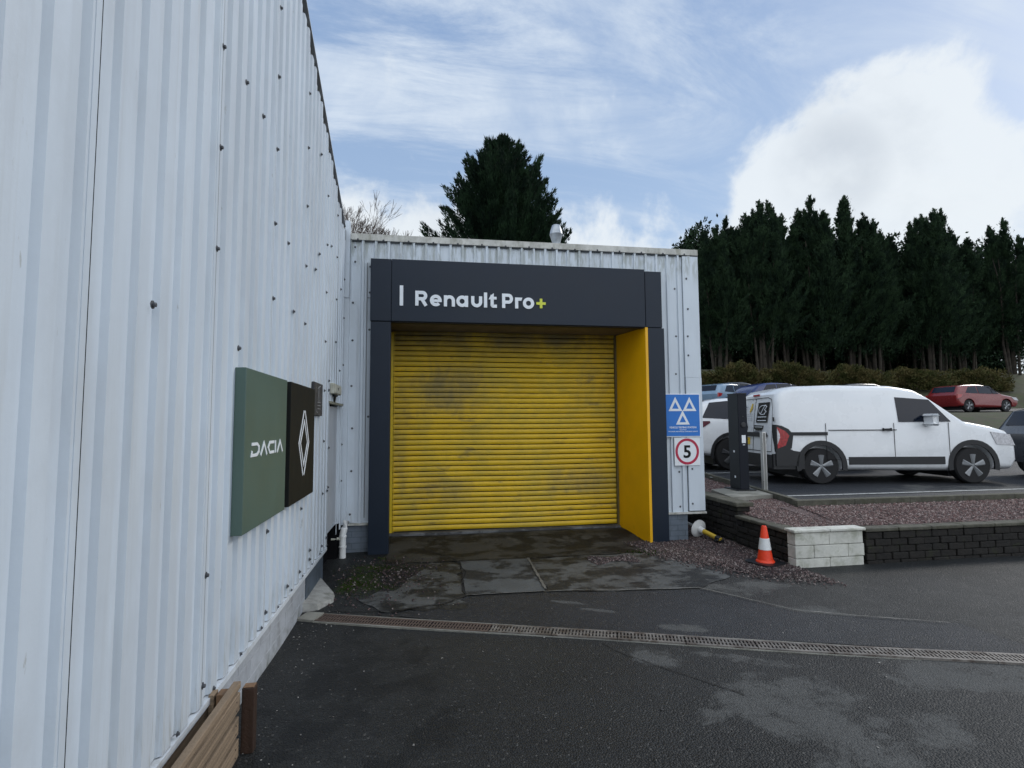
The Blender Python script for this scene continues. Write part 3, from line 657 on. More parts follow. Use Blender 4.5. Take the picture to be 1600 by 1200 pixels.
jb=MB(); jb.box(XL-.10,XL+.012,6.15,6.225,.36,1.90); jb.box(XL-.10,XL+.012,7.035,7.10,.44,1.90); jb.box(XL-.1,XL-.02,6.225,7.035,.44,.468); part('door_frame',jb,m_clad,wh)
lh=MB(); lh.box(XL-.03,XL+.035,6.12,7.13,1.88,1.905); part('lintel_flashing',lh,mat('mossy_flashing',(.26,.26,.2),.8,.4,30,.5,60),wh)
back=MB(); back.box(XL-.9,XL-.12,6.2,7.1,-.1,2.0); part('recess_lining',back,m_dark,wh)
far=MB(); far.box(-14,-13.8,-12,7.2,-.1,3.4); far.box(-13.8,XL-.2,7.16,7.3,-.1,4.1); part('rear_wall',far,m_clad,wh)
# screws
def screwmesh():
    b=MB(); b.lathe([(.0165,0),(.0165,.003),(.009,.004),(.009,.013),(.006,.015)],n=8,M=Matrix.Rotation(R(90),3,'Y')); me=b.mesh('screw',smooth=False)
    me.materials.append(mat('screw_grey',(.085,.09,.10),.5,.2,metal=.3)); return me
SM=screwmesh()
def screw(parent,loc,rz=0,s=1.):
    o=bpy.data.objects.new('screw',SM); link(o,parent); o.location=Vector(loc)-wloc(parent); o.rotation_euler=(rnd.uniform(0,6),0,rz); o.scale=(s,s,s)
ns=0
for i,y in enumerate([2.81,3.835,4.835,5.835]):
    z=.44
    while z<zv(y)-.15 and z<5.0:
        if not(1.05<z<2.0 and y<5): screw(wh,(XL+.0225,y+rnd.uniform(-.006,.006),z+rnd.uniform(-.01,.01))); ns+=1
        z+=.516
for y,zs in ((3.17,[2.07,3.59]),(3.5,[3.58]),(2.2,[2.1,3.6]),(4.2,[3.0]),(4.42,[.44,2.53]),(5.25,[.44,.52,3.1]),(5.42,[3.3,4.3]),(6.5,[2.1,2.6,3.1,3.6,4.1]),(6.1,[.46,.95,2.02,2.12,3.6]),(6.15,[.98,1.4]),(7.12,[.95,1.4,1.9,2.4,3.0,3.5]),(6.83,[2.3,3.3])):
    for z in zs: screw(wh,(XL+.0225,y,z))
for i in range(11): screw(wh,(XL+.0225,2.2+i*.4-.04,.372),0,.7)

# ------------------------------------------------------------------ workshop (facade at Y=7.37)
YW=7.37
ws=thing('workshop','white clad flat-roofed workshop with yellow roller door at end of forecourt','building',(1.5,YW,0))
cl=MB()
def ribs(x0,x1,z0,z1,pitch=.1655,start=-.93):
    k=math.floor((x0-start)/pitch); x=start+k*pitch; out=[]
    while x<x1+pitch: out+=[(x,0),(x+.118,0),(x+.124,.024),(x+.154,.024),(x+.160,0)]; x+=pitch
    out=[p for p in out if x0<p[0]<x1]; 
    out=[(x0,out[0][1])]+out+[(x1,out[-1][1])]
    for (a,da),(b,db) in zip(out[:-1],out[1:]): cl.quad((a,YW-da,z0),(b,YW-db,z0),(b,YW-db,z1),(a,YW-da,z1))
ribs(-.95,-.44,.385,4.12); ribs(3.11,3.74,.385,4.12); ribs(-.44,3.11,3.02,4.12)
part('wall_cladding',cl,m_fac,ws)
iw=MB(); iw.box(-.98,-.45,YW+.01,YW+.15,.385,4.1); iw.box(3.10,3.96,YW+.01,YW+.15,.385,4.1); iw.box(-.45,3.10,YW+.01,YW+.15,3.02,4.1)
iw.box(3.80,3.96,YW+.15,16,.385,4.1); iw.box(-.98,-.80,YW+.15,16,-.1,4.1); iw.box(-.8,3.8,15.8,16,-.1,4.1)
part('inner_wall',iw,m_dark,ws)
ca=MB(); ca.box(-.965,3.985,YW-.035,YW+.28,4.10,4.185); part('parapet_cap',ca,m_cap,ws)
cad=MB()
x=-.93
while x<3.9: cad.box(x-.004,x+.112,YW-.030,YW-.002,4.083,4.0995); x+=.1655
part('cap_shadow_gap',cad,mat('gap_grey',(.05,.055,.06),.8,.1),ws)
ct=MB(); ct.box(3.745,3.985,YW-.028,YW-.002,2.30,4.09); ct.box(3.748,3.988,YW-.031,YW-.002,.40,2.297); ct.box(3.958,3.986,YW-.002,15.5,.40,4.09)
part('corner_trim',ct,m_fac,ws,label='flat corner flashing with a joint half way up')
ctl=MB(); ctl.box(-1.015,-.955,YW-.10,YW-.001,3.30,4.33); ctl.box(-1.02,-.953,YW-.09,YW-.001,.38,3.295); ctl.box(-.953,-.86,YW-.028,YW-.0255,.40,3.28); part('corner_trim',ctl,m_clad,ws,label='narrow left corner post rising above the cap')
cg=MB(); cg.add([(-1.013,YW-.135,4.2),(-1.012,YW-.095,4.2),(-1.012,YW-.085,3.3),(-1.013,YW-.11,3.3),(-1.016,YW-.135,4.2),(-1.016,YW-.095,4.2),(-1.016,YW-.085,3.3),(-1.016,YW-.11,3.3)],[(0,1,2,3),(4,7,6,5),(0,3,7,4),(1,5,6,2)]); part('corner_gap',cg,m_dark,ws)
for (a_,b_2) in ((-.99,-.64),(3.30,4.0)):
    bf=MB(); bf.box(a_,b_2,YW-.045,YW+.0,.36,.385); part('drip_flashing',bf,m_cap,ws)
bp=MB(); bp.box(-1.0,-.45,YW-.005,YW+.2,-.1,.358); bp.box(3.12,3.725,YW-.005,YW+.2,-.1,.358); bp.box(3.5,3.72,YW+.2,15.8,-.1,.36); part('brick_plinth',bp,m_grb,ws)
for (a,b) in ((-1.0,-.45),(3.12,3.725)):
    bj=MB()
    for i in range(6):
        z=-.02+i*.075
        if z>0: bj.box(a,b-.001,YW-.008,YW-.004,z-.004,z+.004)
        x=a+(.11 if i%2 else .0)
        while x<b:
            if a<x<b and z+.075<.37: bj.box(x,x+.008,YW-.0078,YW-.004,z+.004,z+.071)
            x+=.225
    part('mortar_joint',bj,mat('dark_mortar',(.10,.125,.15),.9,.2,10),ws)
rf=MB(); rf.box(-.97,3.975,YW+.28,16,4.0,4.09); part('roof',rf,mat('felt_roof',(.1,.1,.1),.9,.2),ws)
# opening lining
ol=MB(); ol.box(-.62,-.46,YW-.10,8.2,.0,3.0); part('opening_lining',ol,m_sof,ws)
ol=MB(); ol.box(3.16,3.3,YW+.15,8.2,-.05,3.0); part('opening_lining',ol,m_sof,ws)
so_=MB(); so_.box(-.46,3.16,YW-.13,8.25,3.005,3.06); part('soffit',so_,m_sof,ws)
ib=MB(); ib.box(-.46,3.2,8.22,8.4,.0,3.1); part('shutter_backing',ib,m_dark,ws)
# roller door
dm=MB(); pitch=.0762; z=.125; X0,X1=-.43,2.93; YD=8.05; prof=[]
while z<2.965:
    for k in range(7):
        q=k/6; prof.append((z+.006+q*(pitch-.012),YD-.004-.014*math.sin(math.pi*(.08+.84*q))))
    prof.append((z+pitch-.0055,YD+.024)); prof.append((z+pitch+.0055,YD+.024)); z+=pitch
NX=26
vs=[];fs=[]
for j,(zz_,yy) in enumerate(prof):
    for i in range(NX+1):
        x=X0+(X1-X0)*i/NX; vs.append((x,yy+.004*math.sin(x*3.1+zz_*.9)+.002*math.sin(x*7+zz_*3),zz_+.003*math.sin(x*2.3+1)))
for j in range(len(prof)-1):
    for i in range(NX): a=j*(NX+1)+i; fs.append((a,a+1,a+NX+2,a+NX+1))
dm.add(vs,fs)
rd=part('roller_door',dm,m_door,ws,label='yellow horizontal-slatted roller shutter, dusty and scuffed')
rd.data.materials.append(mat('slat_joint_shade_grime',(.030,.020,.006),.8,.3,12))  # groove faces darkened: joint shade put into the colour, along with grime
cy0=Vector(rd.location)
for pq in rd.data.polygons:
    zz_=sum((rd.data.vertices[i].co.y+YW>YD+.010) for i in pq.vertices)
    if zz_>=2: pq.material_index=1
gl=MB(); gl.box(-.462,-.415,8.005,8.03,.115,2.985); gl.box(-.405,-.398,8.01,8.03,.115,2.98); part('guide_rail',gl,m_guide,rd)
gl=MB(); gl.box(2.915,2.945,7.99,8.03,.10,2.985); part('guide_rail',gl,mat('guide_dark',(.10,.075,.02),.6,.2,8),rd)
bb=MB(); bb.box(-.43,2.93,8.03,8.07,.095,.125); part('bottom_bar',bb,m_blkpl,rd)
# roof vent
vp_=MB(); vc=(1.915,7.60,4.05); vp_.lathe([(.055,0),(.055,.22)],vc,16); 
vo=part('roof_vent',vp_,m_galv,ws,smooth=True)
vh=MB(); vh.lathe([(.058,.20),(.060,.23),(.095,.345),(.098,.352),(.092,.372),(.088,.40),(.060,.485),(.052,.492),(.0,.494)],vc,18); part('vent_cowl',vh,m_galv,vo,smooth=True)
for x,zs in ((-.905,[.5,1.05,1.6,2.15,2.75,3.25]),(-.79,[.47,1.3,2.15,3.2]),(-.70,[1.75,2.9,3.4,3.75]),(3.62,[.46,.95,2.35,2.9,3.6]),(3.80,[.5,.99,2.05,2.62,2.9,3.3,3.75]),(-.98,[.6,1.6,2.6,3.9]),(-.90,[3.8,4.0])):
    for z in zs: screw(ws,(x+rnd.uniform(-.01,.01),YW-.031 if x>3.7 or x<-.85 else YW-.001,z),R(-90),.9)
x=-.86
while x<3.9: screw(ws,(x,YW-.036,4.108+rnd.uniform(-.004,.004)),R(-90),.8); x+=.331
cb=MB(); cb.tube([(-.735,YW-.012,3.8),(-.735,YW-.012,.45)],.006,6); cb.tube([(-.73,YW-.03,3.32),(-.6,YW-.03,3.33)],.005,6); part('cable',cb,mat('grey_cable',(.2,.21,.22),.6),ws)

# ------------------------------------------------------------------ entrance surround
es=thing('entrance_surround','dark anthracite sign portal with yellow inner panel framing the roller door','sign portal',(1.35,7.22,0))
p=MB(); p.bbox(-.672,-.415,7.222,7.36,.0,2.985,.004); part('pillar',p,m_anth,es)
p=MB(); p.bbox(3.135,3.378,7.222,7.36,-.0,2.985,.004); part('pillar',p,m_anth,es)
p=MB(); p.bbox(-.408,3.094,7.205,7.35,2.995,3.82,.004); part('header_panel',p,m_anth,es)
p=MB(); p.bbox(-.680,-.413,7.212,7.35,2.995,3.82,.004); part('header_corner',p,m_anth,es)
p=MB(); p.bbox(3.108,3.352,7.222,7.35,2.995,3.80,.004); part('header_corner',p,m_anth,es)
p=MB(); p.box(-.67,3.35,7.24,7.345,2.984,2.996); p.box(-.414,-.407,7.24,7.345,2.99,3.81); p.box(3.093,3.109,7.24,7.34,2.99,3.80); part('panel_joint',p,m_anthj,es)
p=MB(); p.add([(3.092,7.215,-.005),(3.130,7.215,-.005),(3.150,8.0,-.005+.09),(2.945,8.0,.09),(3.092,7.215,2.992),(3.130,7.215,2.992),(3.150,8.0,2.992),(2.945,8.0,2.992)],[(0,3,2,1),(4,5,6,7),(0,1,5,4),(1,2,6,5),(2,3,7,6),(3,0,4,7)])
part('reveal_panel',p,m_yel,es,label='yellow splayed side panel')
p=MB(); p.bbox(3.02,3.16,7.23,7.36,-.03,.0,.01); part('packer',p,mat('stone_packer',(.2,.19,.15),.9,.2),es)
FX=lambda x0,z0,yf: (lambda a,b,d: (x0+a,yf-d,z0+b))
W=.043; T=W/2; H_=.198; Xh=.150
let=MB(); fn=FX(-.103,3.205,7.2055); D0,D1=0,.012
# perspective drop of the baseline in the photo is only perspective; letters sit level
SK=[0]
def S(pts,closed=False,w_=W,mb=let):
    SK[0]+=1; mb.stroke(pts,w_,fn,D0,D1+.0004*(SK[0]%3),closed)
vb=MB(); vb.stroke([(-.178,-.005),(-.178,.262)],.045,fn,D0,D1); part('vertical_bar',vb,m_let,es)
S([(T,0),(T,H_)]); S([(T+.005,H_-T),(.095,H_-T)]+arc(.095,H_-T-.042,.040,.042,90,-90,10)[1:]+[(T+.01,H_-T-.084)]); S([(.080,H_-T-.078),(.142,0)])
ox=.188; c_=(ox+.0805,.0755); rr_=.056; S([(ox+.04,.073),(ox+.158,.073)],w_=.034); S(arc(c_[0],c_[1],rr_,rr_,0,318,26))
ox=.374; S([(ox+T,0),(ox+T,Xh)]); S(arc(ox+.074,.078,.052,.052,172,0,14)+[(ox+.126,0)])
ox=.540; S(arc(ox+.076,.0755,.0555,.0555,0,360,28)[:-1],True); S([(ox+.135,0),(ox+.135,Xh+.001)])
ox=.737; S([(ox+T,Xh)]+arc(ox+.074,.073,.0525,.052,180,360,14)+[(ox+.1265,Xh)])
ox=.909; S([(ox+T,0),(ox+T,H_+.006)])
ox=.972; S([(ox+.048,H_-.022),(ox+.048,.040)]+arc(ox+.068,.040,.020,.0185,180,270,6)+[(ox+.112,.0215)]); S([(ox+.045,Xh-.018),(ox+.108,Xh-.018)],w_=.036); let.prism([(ox,Xh-.036),(ox+.028,Xh-.036),(ox+.028,H_-.03)],fn,D0,D1+.0012); let.prism([(ox+.026,H_-.033),(ox+.070,H_-.024),(ox+.070,H_+.001)],fn,D0,D1-.001)
ox=1.155; S([(ox+T,0),(ox+T,H_)]); S([(ox+T+.005,H_-T),(ox+.088,H_-T)]+arc(ox+.088,H_-T-.047,.040,.047,90,-90,10)[1:]+[(ox+T,H_-T-.094)])
ox=1.333; S([(ox+T,0),(ox+T,Xh-.022),(ox+.070,Xh-.022)],w_=W); let.prism([(ox+.071,Xh-.044),(ox+.086,Xh-.044),(ox+.100,Xh),(ox+.071,Xh)],fn,D0,D1)
ox=1.440; S(arc(ox+.078,.0755,.0565,.0565,0,360,28)[:-1],True)
part('lettering',let,m_let,es)
pls=MB(); cx_=1.693; cz=.078; pls.stroke([(cx_-.065,cz),(cx_+.065,cz)],.036,fn,0,.012); pls.stroke([(cx_,cz-.066),(cx_,cz-.018)],.036,fn,0,.012); pls.stroke([(cx_,cz+.018),(cx_,cz+.066)],.036,fn,0,.012)
part('plus_sign',pls,m_plus,es)

# ------------------------------------------------------------------ signs on left wall
FL=lambda y0,z0,xf: (lambda a,b,d: (xf+d,y0+a,z0+b))
gs=thing('brand_sign','large sage green square sign with white lettering on the corrugated wall','sign',(XL,3.1,1.07))
p=MB(); p.bbox(-.998,-.940,3.132,4.040,1.064,1.962,.004); part('panel',p,m_green,gs)
dl=MB(); fn=FL(3.255,1.471,-.9398); h=.080; t_=.0175
def D(pts,w_=t_): dl.stroke(pts,w_,fn,0,.003)
D([(0,h-t_/2),(.085,h-t_/2),(.118,h-.026),(.118,.026),(.085,t_/2),(.0,t_/2),(.008,.034)])
x=.150; D([(x,0),(x+.055,h-.008),(x+.11,0)])
x=.285; D([(x+.115,h-t_/2),(x+.03,h-t_/2),(x,h/2),(x+.03,t_/2),(x+.115,t_/2)])
x=.428; D([(x,0),(x,h)])
x=.455; D([(x+.012,0),(x+.070,h-.008),(x+.128,0)])
# widen to the real width of the wordmark
for i,(a,b,c) in enumerate(dl.v): dl.v[i]=(a,3.255+(b-3.255)*1.17,c)
part('lettering',dl,m_let,gs)
bs=thing('brand_sign','large black square sign with a white diamond emblem beside the green sign','sign',(XL,4.1,1.07))
p=MB(); p.bbox(-.998,-.938,4.150,5.035,1.064,1.962,.004); part('panel',p,m_black,bs)
em=MB(); fn=FL(4.615,1.505,-.9378); Hh=.255; Ww=.185; sw=.020
for sg in (1,-1):
    em.stroke([(sg*.018-.012*0,Hh),(sg*Ww,0),(sg*.018,-Hh)],sw,fn,0,.003)
em.stroke([(-.052,Hh-.004),(-.052,Hh-.004)],sw,fn,0,.003) if 0 else None
ih=.175; iw_=.128
em.stroke([(0,ih),(iw_,0),(0,-ih),(-iw_,0)],sw*.9,fn,0,.003,True)
part('emblem',em,m_let,bs)
wsn=thing('information_sign','small weathered black sign with worn grey marks beyond the black square sign','sign',(XL,5.6,1.74))
p=MB(); p.bbox(XL+.018,XL+.046,5.20,5.62,1.735,2.045,.006); part('panel',p,m_weath,wsn)
q=MB(); fn=FL(5.41,1.89,XL+.0465)
q.stroke([(.0,-.02),(.0,.12)],.012,fn,0,.002); 
for a in (-.09,-.06,-.03): q.stroke([(-.06,a),(.10,a)],.006,fn,0,.002)
q.stroke([(-.10,-.12),(-.04,-.13)],.007,fn,0,.002); q.stroke([(-.05,.10),(.08,.13)],.008,fn,0,.002)
part('worn_marking',q,mat('faded_print',(.26,.27,.28),.7,.3,30),wsn)
jbx=thing('junction_box','small aged off-white electrical box on the wall above the infilled doorway','electrical box',(XL,6.75,2.0))
p=MB(); p.bbox(XL+.018,XL+.065,6.20,6.70,1.99,2.105,.008); part('box_body',p,m_beige,jbx)
p=MB(); p.bbox(XL+.066,XL+.074,6.215,6.685,2.0,2.095,.003); part('lid',p,m_beige,jbx)
p=MB(); p.lathe([(.016,0),(.016,.004)],(XL+.074,6.45,2.05),12,Matrix.Rotation(R(90),3,'Y')); part('sensor',p,m_blkpl,jbx)
p=MB(); p.tube([(XL+.04,6.42,2.0),(XL+.04,6.42,1.96),(XL+.03,6.44,1.90)],.012,8); p.bbox(XL+.02,XL+.06,6.38,6.50,1.965,1.99,.004); part('cable',p,m_blkpl,jbx)
# downpipe
dpv=thing('downpipe','short white plastic downpipe standing in the corner between the two buildings','drain pipe',(-.965,7.13,0))
p=MB(); p.tube([(-.965,7.13,-.02),(-.965,7.13,.30),(-.95,7.15,.36),(-.935,7.19,.44)],.040,16,False); part('pipe',p,m_wplas,dpv,smooth=True)
for z in (.13,.255): p=MB(); p.lathe([(.041,0),(.047,.003),(.047,.022),(.041,.026)],(-.965,7.13,z),18); part('collar',p,m_wplas,dpv,smooth=True)
p=MB(); p.tube([(-1.10,7.10,.245),(-1.0,7.11,.245)],.017,10); part('waste_spur',p,m_beige,dpv,smooth=True)

# ------------------------------------------------------------------ blue & speed signs
YS=7.325
mo=thing('testing_station_sign','blue square sign with three white triangles on the white wall right of the portal','sign',(3.68,YS,1.44))
p=MB(); p.bbox(3.405,3.945,YS,YS+.012,1.445,2.062,.002); part('backplate',p,m_white,mo)
p=MB(); p.box(3.412,3.932,YS-.002,YS-.0001,1.458,2.05); part('blue_face',p,m_blue,mo)
tr=MB(); fn=FX(3.672,1.755,YS-.002)
def tri(cx,cy_,b,h,w_): # closed triangle stroke
    tr.stroke([(cx-b/2,cy_),(cx+b/2,cy_),(cx,cy_+h)],w_,fn,0,.002,True)
tri(-.108,.075,.155,.150,.033); tri(.108,.075,.155,.150,.033); tri(0,-.118,.155,.150,.033)
text(tr,'VEHICLE TESTING STATION',.036,lambda a,b,d:fn(a,b-.187,d),0,.002,'CENTER',.0008,.92)
text(tr,'Approved by',.020,lambda a,b,d:fn(a,b-.212,d),0,.002,'CENTER',.0002)
text(tr,'THE DRIVER AND VEHICLE STANDARDS AGENCY',.022,lambda a,b,d:fn(a,b-.240,d),0,.002,'CENTER',.0003,.92)
part('triangle_marking',tr,m_white,mo)
sp=thing('speed_limit_sign','white square plate with red ring and black number 5 below the blue sign','sign',(3.73,YS,1.04))
p=MB(); p.bbox(3.535,3.925,YS+.001,YS+.010,1.04,1.435,.002); part('backplate',p,m_white,sp)
rg=MB(); fn=FX(3.728,1.238,YS+.001); rg.stroke(arc(0,0,.162,.168,0,360,48)[:-1],.036,fn,0,.002,True); part('red_ring',rg,m_red,sp)
nb=MB(); text(nb,'5',.245,lambda a,b,d:fn(a,b-.085,d),0,.002,'CENTER',.006,1.05); part('number',nb,m_black,sp)

# ------------------------------------------------------------------ retaining walls
rw=thing('retaining_wall','old dark mossy brick retaining wall behind the traffic cone','wall',(4.25,7,0))
def brickwall(mb,y0,y1,x0,x1,z0,z1,seed):
    rr=random.Random(seed); z=z0; row=0
    while z<z1-.01:
        h=min(.078,z1-z); y=y0-(.11 if row%2 else 0)
        while y<y1:
            a=max(y,y0); b=min(y+.218,y1)
            if b-a>.03: mb.bbox(x0+rr.uniform(-.012,.010),x1,a+.004,b-.004,z+.004,z+h-.004,.008)
            y+=.225
        z+=.08; row+=1
p=MB(); brickwall(p,6.93,9.0,4.24,4.42,-.05,.50,1); part('brick_tier',p,m_brick,rw)
p=MB(); brickwall(p,5.86,6.925,4.20,4.38,-.05,.36,2); part('brick_tier',p,m_brick,rw)
p=MB()
for i in range(4): p.bbox(4.20+.01*(i%2),4.46,6.90+i*.53,7.42+i*.53,.50,.56,.014)
part('coping',p,m_cope,rw)
p=MB()
for i in range(3): p.bbox(4.17+.008*(i%2),4.40,5.86+i*.352,6.205+i*.352,.355,.40,.013)
part('coping',p,m_cope,rw)
ww=thing('block_wall','short pale painted block pier ending the dark brick wall','wall',(5,5.8,0))
p=MB()
for row in range(3):
    x=4.19-(.2 if row%2 else 0); z=-.05+row*.145
    while x<5.0:
        a=max(x,4.19); p.bbox(a+.003,min(5.08,x+.44-.003),5.72+.004*((row+int(x*3))%2),5.86,z+.003,z+.142,.006); x+=.44
part('blockwork',p,m_blk,ww)
p=MB(); x=4.17
while x<5.0: p.bbox(x,x+.46,5.70,5.88,.388,.42,.008); x+=.465
part('coping',p,m_blk,ww)

rw2=thing('retaining_wall','low dark brick wall edging the gravel right of the pale block pier','wall',(8,5.8,0))
p=MB(); rr2=random.Random(9)
for row in range(5):
    x=5.11-(.11 if row%2 else 0)
    while x<16:
        a=max(x,5.10); p.bbox(a+.004,x+.214,5.72+rr2.uniform(-.008,.008),5.86,-.04+row*.08,.034+row*.08,.008); x+=.222
part('brickwork',p,m_brick,rw2)
p=MB(); x=5.10
while x<16: p.bbox(x,x+.44,5.70+rr2.uniform(-.01,.01),5.88,.362,.405,.012); x+=.446
part('coping',p,m_cope,rw2)

# ------------------------------------------------------------------ charging post, slab, bollard
cs=Matrix.Rotation(R(14),3,'Z')
sl_=MB(); vs=[(4.80,8.62),(4.60,7.66),(5.53,7.86),(5.66,8.98)]
sl_.add([(a,b,.38) for a,b in vs]+[(a,b,.525) for a,b in vs],[(0,3,2,1),(4,5,6,7),(0,1,5,4),(1,2,6,5),(2,3,7,6),(3,0,4,7)])
single('concrete_plinth',sl_,m_conc,'square concrete slab under the tall black charging post','concrete slab',(5.15,8.3,.42))
cpst=thing('charging_post','tall slim black electric vehicle charging post on a concrete slab','charging post',(5.34,8.50,.525),R(-2))
p=MB(); p.bbox(-.165,-.005,-.155,.165,.02,1.60,.008); part('body',p,mat('charger_black',(.004,.006,.012),.45,.05,3,spec=.25),cpst,local=True)
p=MB(); p.bbox(-.1685,-.1655,-.150,.160,.03,1.59,.001); part('side_cover',p,mat('charger_lit_grey',(.016,.020,.023),.55,.08,4,spec=.3),cpst,local=True)  # left face paler: its lit tone is put into the colour
p=MB(); p.bbox(-.24,.085,-.21,.24,.0,.02,.004); part('base_plate',p,m_blkpl,cpst,local=True)
p=MB(); p.bbox(-.171,.001,-.161,.171,1.594,1.61,.004); part('cap',p,m_blkpl,cpst,local=True)
p=MB(); p.bbox(-.115,-.045,-.1585,-.1555,.78,.91,.001); p.box(-.10,-.06,-.158,-.1555,.745,.755); part('notice_sticker',p,m_white,cpst,local=True)
p=MB(); p.lathe([(.045,0),(.045,.012),(.034,.014),(.034,.02)],(-.080,-.155,1.08),20,Matrix.Rotation(R(90),3,'X')); part('charge_socket',p,mat('socket_grey',(.014,.015,.018),.4,.1),cpst,local=True)
p=MB(); p.lathe([(.012,0),(.012,.006)],(-.080,-.155,1.22),10,Matrix.Rotation(R(90),3,'X')); part('status_light',p,mat('socket_grey',(.014,.015,.018),.4,.1),cpst,local=True)
p=MB(); p.bbox(-.174,-.1685,-.02,.015,.62,.655,.001); p.bbox(-.174,-.1685,-.03,.005,.20,.235,.001); part('lock_sticker',p,m_white,cpst,local=True)
p=MB(); p.box(-.1695,-.1686,-.15,.16,.79,.7935); p.box(-.1695,-.1686,-.15,.16,.155,.158); part('panel_joint',p,m_anthj,cpst,local=True)
p=MB(); p.box(-.172,-.1686,.03,.05,.61,.66); part('hinge_slot',p,m_blkpl,cpst,local=True)
bo=thing('bollard','slim brushed steel square bollard in front of the white van','bollard',(5.62,8.37,.5))
p=MB(); p.bbox(5.585,5.655,8.335,8.405,.48,1.478,.006); part('post',p,m_steel,bo)
p=MB(); p.box(5.602,5.638,8.331,8.334,.50,1.47); part('front_groove',p,mat('groove_grey',(.22,.22,.21),.5,.1,metal=.6),bo)
p=MB(); p.bbox(5.583,5.657,8.333,8.407,1.474,1.486,.003); part('cap',p,m_steel,bo)

# ------------------------------------------------------------------ cone & fallen post
co=thing('traffic_cone','orange traffic cone with one white reflective band on gravel by the brick wall','traffic cone',(3.95,5.93,0),R(20))
p=MB(); 
pf=[(-.175,-.14),(-.14,-.175),(.14,-.175),(.175,-.14),(.175,.14),(.14,.175),(-.14,.175),(-.175,.14)]
p.prism([(a*.98,b*.98) for a,b in pf],lambda a,b,d:(a,b,d),.004,.032); part('base',p,m_blkpl,co,local=True)
def crad(z): return .088-(.088-.028)*(z-.03)/(.44-.03)
def cseg(z0,z1,e=0): b=MB(); b.lathe([(crad(z0)+e,z0),(crad(z1)+e,z1)],n=28); return b
b=MB(); b.lathe([(.105,.03),(.100,.045),(crad(.05)+.002,.055),(crad(.16),.16),(crad(.425),.425),(crad(.44)-.004,.44),(.018,.442),(.017,.42)],n=28); part('body',b,m_cone,co,smooth=True,local=True)
b=MB(); b.lathe([(crad(.17)+.001,.17),(crad(.17)+.0035,.172),(crad(.30)+.0035,.298),(crad(.30)+.001,.30)],n=28); part('reflective_band',b,m_refl,co,smooth=True,local=True)
fp=thing('toppled_barrier_post','toppled yellow and white plastic post lying on gravel beside the plinth','barrier post',(3.95,7.45,.1))
a=Vector((3.88,7.62,.165)); b_=Vector((4.03,7.02,.045)); dv=(b_-a).normalized()
rot=dv.to_track_quat('Z','Y').to_matrix()
p=MB(); p.tube([a+dv*.30,b_-dv*.0],.034,14); part('post',p,m_yplas,fp,smooth=True)
p=MB(); p.lathe([(.03,0),(.115,.012),(.128,.022),(.128,.032),(.110,.046),(.05,.06),(.045,.10),(.036,.14),(.03,.142)],a+dv*.16,28,rot); part('disc',p,m_wplas,fp,smooth=True)
p=MB(); p.tube([a-dv*.05,a+dv*.17],.018,10); part('spigot',p,m_wplas,fp,smooth=True)
p=MB(); p.tube([a+dv*.135,a+dv*.165],.034,12); p.tube([b_-dv*.09,b_-dv*.01],.0365,14); part('collar',p,m_blkpl,fp,smooth=True)
p=MB()
for i in range(9):
    aa=i*.75; c=b_+Vector((.05*math.cos(aa)-.02,.05*math.sin(aa)+.02,-.02+.012*(i%3)))
    p.lathe([(.010,-.008),(.022,-.006),(.022,.006),(.010,.008)],c,10,Euler((aa,aa*.7,0)).to_matrix())
part('chain_links',p,m_blkpl,fp,smooth=True)

# ------------------------------------------------------------------ timber crate
cr_=thing('timber_crate','slatted wooden crate with dark corner post against the white plinth','crate',(-1.0,2.5,.03))
y0,y1=1.95,2.985; 
for k,zc in enumerate((.080,.190,.300)):
    p=MB(); z0=zc-.05; 
    p.bbox(-.902,-.880,y0+.01*k,y1-.012*(k%2),z0,z0+.086,.004)
    part('side_slat',p,m_wood,cr_)
    p=MB(); p.bbox(-1.022,-1.004,y0,y1,z0+.004,z0+.098,.003); part('side_slat',p,m_wood,cr_)
p=MB(); p.bbox(-.915,-.880,y0,2.99,.352,.385,.004); part('top_rail',p,m_wood,cr_)
for yy in (2.995,1.96):
    p=MB(); p.bbox(-.878,-.818,yy,yy+.055,.028,.345,.005); part('corner_post',p,m_post,cr_,label='dark wet corner post')
    p=MB(); p.box(-.874,-.822,yy+.004,yy+.051,.3452,.3475); part('post_end',p,m_end,cr_)
p=MB()
for k in range(3):
    for (yy_,dz_) in ((2.93,.02),(2.93,.06),(2.02,.04)): p.lathe([(.004,0),(.004,.002)],(-.8795,yy_,.03+.11*k+dz_),8,Matrix.Rotation(R(90),3,'Y'))
part('nail',p,m_rust if 'm_rust' in globals() else m_dark,cr_)
for i,(x0_,x1_) in enumerate(((-.965,-.925),(-1.000,-.975))):
    p=MB(); p.bbox(x0_,x1_,2.90,2.965,.05,.365,.004); part('inner_batten',p,m_wood if i else m_end,cr_)
p=MB(); p.bbox(-1.0,-.89,y0,y1-.02,.03,.06,.004); part('base_board',p,m_post,cr_)

